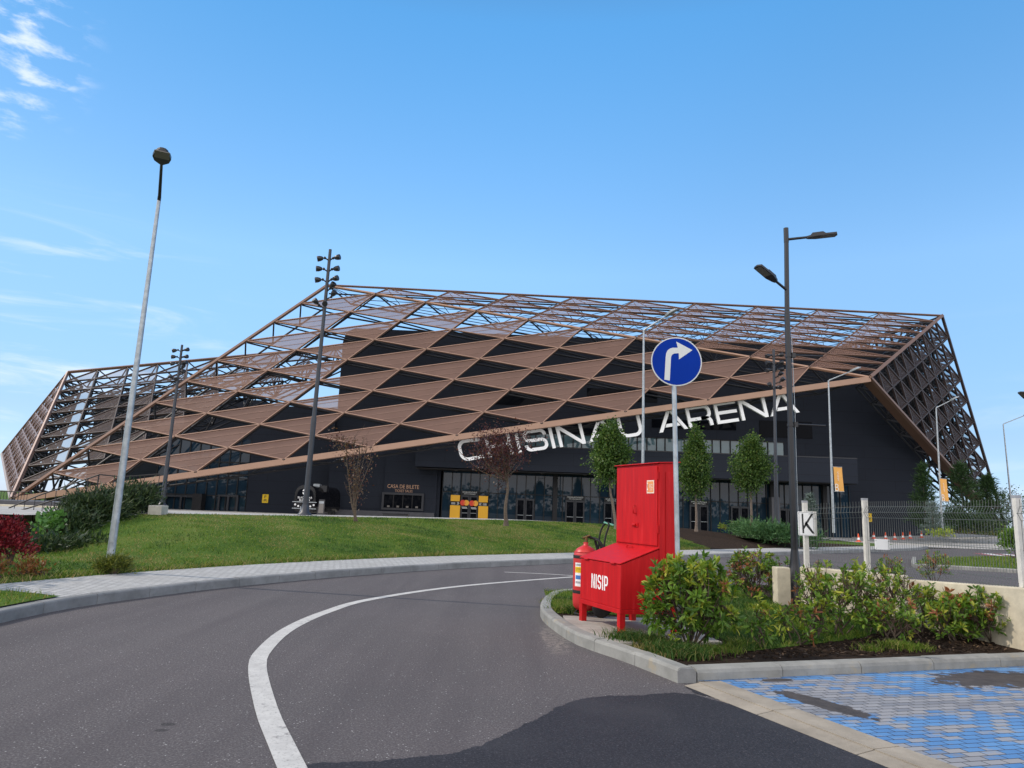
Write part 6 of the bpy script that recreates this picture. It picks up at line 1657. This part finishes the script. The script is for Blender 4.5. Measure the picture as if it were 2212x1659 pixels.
dry = q1n * 1.15 - .06 + rng.normal(size=len(PS)) * .06 + .13 * tt2
mb = MB()
s1_ = dry > .67; s2_ = (dry < .40); s3_ = ~(s1_ | s2_)
blades(mb, PS[s1_], .045, M_grass_dry, .010, 1.0); blades(mb, PS[s2_], .062, M_grass_dark, .011, .9); blades(mb, PS[s3_], .055, M_grass, .010, .95)
edge = PS[(tt2 < .035)]; blades(mb, edge + rng.normal(size=edge.shape) * (.07, .07, 0), .11, M_grass_dry, .009, 1.2); blades(mb, edge + rng.normal(size=edge.shape) * (.05, .05, 0), .12, M_grass, .009, 1.2)
stuff(mb.build('slope_grass'), 'short mown grass on the slope between pavement and arena')
# verge wedge
def in_poly(poly, n, z):
    A = np.array(poly); lo, hi = A.min(0), A.max(0); out = []
    while len(out) < n:
        q = rng.uniform(lo, hi, (n, 2))
        out += [(a, b, z) for a, b in q if inside(poly, a, b)]
    return np.array(out[:n])
mb = MB(); PV = in_poly(wedge, 9000, .16); blades(mb, PV[:6500], .07, M_grass, .007, .8); blades(mb, PV[6500:], .06, M_grass_dry, .006, 1.0)
stuff(mb.build('verge_grass'), 'short sunlit grass wedge beside the left kerb')
# island grass
mb = MB(); PI_ = in_poly(turfp, 30000, .10); nI = vnoise(PI_[:, 0], PI_[:, 1], 1.6, 5)
blades(mb, PI_[nI < .42], .085, M_grass_dark, .0045, .75, 2); blades(mb, PI_[nI >= .42], .075, M_grass, .0045, .8, 2)
def tuft(u, v, ru, n, h, mixd, z=.1):
    c = G(u, v, z); q = rng.normal(size=(n, 2)) * ru * np.array((1, .7)); P = np.stack([c[0] + q[:, 0], c[1] + q[:, 1], np.full(n, z)], 1)
    k = int(n * mixd); blades(mb, P[:k], h * .7, M_grass_dry, .0045, 1.0, 2); blades(mb, P[k:], h * .78, M_grass if h < .15 else M_grass_dark, .005, .75, 2)
for a in ((1358, 1385, .13, 600, .17, .05), (1395, 1390, .14, 700, .17, .1), (1430, 1395, .14, 500, .13, .6), (1450, 1410, .13, 700, .17, .15), (1482, 1420, .13, 600, .17, .15), (1540, 1412, .10, 300, .14, .1), (1400, 1402, .10, 420, .06, .95), (1440, 1416, .10, 380, .06, .9),
          (1230, 1310, .12, 500, .10, .5), (1215, 1300, .15, 500, .07, .8), (1222, 1322, .10, 400, .14, .2), (1238, 1325, .08, 300, .15, .1),
          (1945, 1402, .13, 420, .13, .05), (1925, 1400, .10, 260, .12, .1), (1880, 1405, .08, 200, .10, .2), (1985, 1402, .08, 160, .09, .1), (1960, 1352, .16, 420, .16, .05), (1850, 1348, .15, 300, .14, .05), (1600, 1398, .10, 260, .13, .1), (1575, 1410, .08, 200, .12, .2)): tuft(*a)
stuff(mb.build('island_grass'), 'longer grass and tufts around the fire cabinet on the island')
# lawn island on the far right road
lawn = [G(1985, 1218, .12)[:2], G(2300, 1236, .12)[:2], G(2330, 1206, .12)[:2], G(2150, 1202, .12)[:2], G(2010, 1206, .12)[:2]]
mb = MB(); mb.add([(a, b, .12) for a, b in lawn], [tuple(range(5))], M_turf); struct(mb.build('far_lawn'))
mb = MB(); PL = in_poly([tuple(q) for q in lawn], 9000, .11); blades(mb, PL, .10, M_grass, .014, .8); stuff(mb.build('far_lawn_grass'), 'small lawn on the traffic island beyond the fence')
lk = [np.array(q) for q in (lawn[4] + (-.6, .4), lawn[0] + (-.35, -.2), lawn[0] + (.2, -.35), lawn[1] + (.3, -.3))]
mb = MB(); kerb_run(mb, smooth_curve(np.array(lk), .5), .14, .16, M_kerb, 1.0, 1, .03); struct(mb.build('far_island_kerb'))
# soil bed at the right end of the slope
def soil_strip():
    m_ = MB(); ia = int(np.argmin(abs(KC[:, 0] - 5.0))); ib = int(np.argmin(abs(KC[:, 0] - 24.3)))
    idx = list(range(ia, ib)); ns = 14; V = []; F = []
    for i in idx:
        for k in range(ns + 1):
            s_ = S_IN + (S_CREST - S_IN) * k / ns; V.append((KC[i, 0] + KN[i, 0] * s_, KC[i, 1] + KN[i, 1] * s_, mound_z(i, s_) + .012))
    for a in range(len(idx) - 1):
        for k in range(ns):
            x = V[a * (ns + 1) + k][0]; tq = k / ns
            if x > 7.4 + 1.6 * (1 - tq): F.append((a * (ns + 1) + k, (a + 1) * (ns + 1) + k, (a + 1) * (ns + 1) + k + 1, a * (ns + 1) + k + 1))
    m_.arrays(V, F, M_soil, True); return m_
struct(soil_strip().build('soil_slope'))
# rough grass behind, towards the lattice foot
mb = MB(); q_ = rng.uniform((46, 66), (66, 88), (5000, 2)); PR_ = np.array([(a, b, float(plaza_z(a, b))) for a, b in q_]); blades(mb, PR_, .35, M_grass_dry, .05, .6); blades(mb, PR_ + (.1, .1, 0), .35, M_grass, .05, .6)
stuff(mb.build('rough_grass'), 'rough grass around the foot of the lattice at far right')
# trees across the car park behind the viewer, seen only mirrored in the entrance glass
mb = MB(); nT = 9000; x_ = rng.uniform(-110, 110, nT); hmax = 3.0 + 4.5 * vnoise(x_ + 200, x_ * 0, .09, 11) + 2.0 * vnoise(x_, x_ * 0 + 3, .33, 12)
PT_ = np.stack([x_, -46 + rng.normal(size=nT) * 1.5, rng.random(nT) * hmax], 1); leaf_quads(mb, PT_, rvec(nT), .95, M_leaf_pear, .8)
stuff(mb.build('tree_belt'), 'belt of trees across the road behind the viewer, mirrored in the glass')

# roadside tree beyond the left edge whose shadow lies on the pavement and kerb
rt = np.array((-11.75, 12.1, .15))
tree('roadside_tree', 'round roadside tree just outside the left edge, shading the pavement', 'tree', rt, [rt, rt + (0, 0, .8), rt + (0, 0, 1.5), rt + (0, 0, 2.2)], rt + (0, 0, 2.2), (1.15, 1.5, .75), [(M_leaf_pear, 1.0)], 260, 26, .2, .09, None, None, M_bark_grey, .1, .3, .7, 16)

# dead leaves and clods on the soil of the bed
bedlit = [(1.75, 7.75), (6.2, 9.1), (6.4, 9.7), (5.6, 10.6), (4.6, 9.6), (2.9, 8.5), (1.9, 8.1)]
PLt = in_poly(bedlit, 1500, .106); mb = MB()
D_ = rvec(1500) * (1, 1, .25); leaf_quads(mb, PLt[:520] + (0, 0, .008), D_[:520], .05, M_leaf_brown, .5, nrm_up=3.0)
for q_ in PLt[520:1400]:
    r_ = abs(rng.normal()) * .012 + .006; mb.ell(q_, (r_ * rng.uniform(.8, 1.5), r_ * rng.uniform(.8, 1.5), r_ * .8), M_soil, 5, 4)
stuff(mb.build('leaf_litter'), 'dead leaves and clods scattered on the dark soil of the bed')
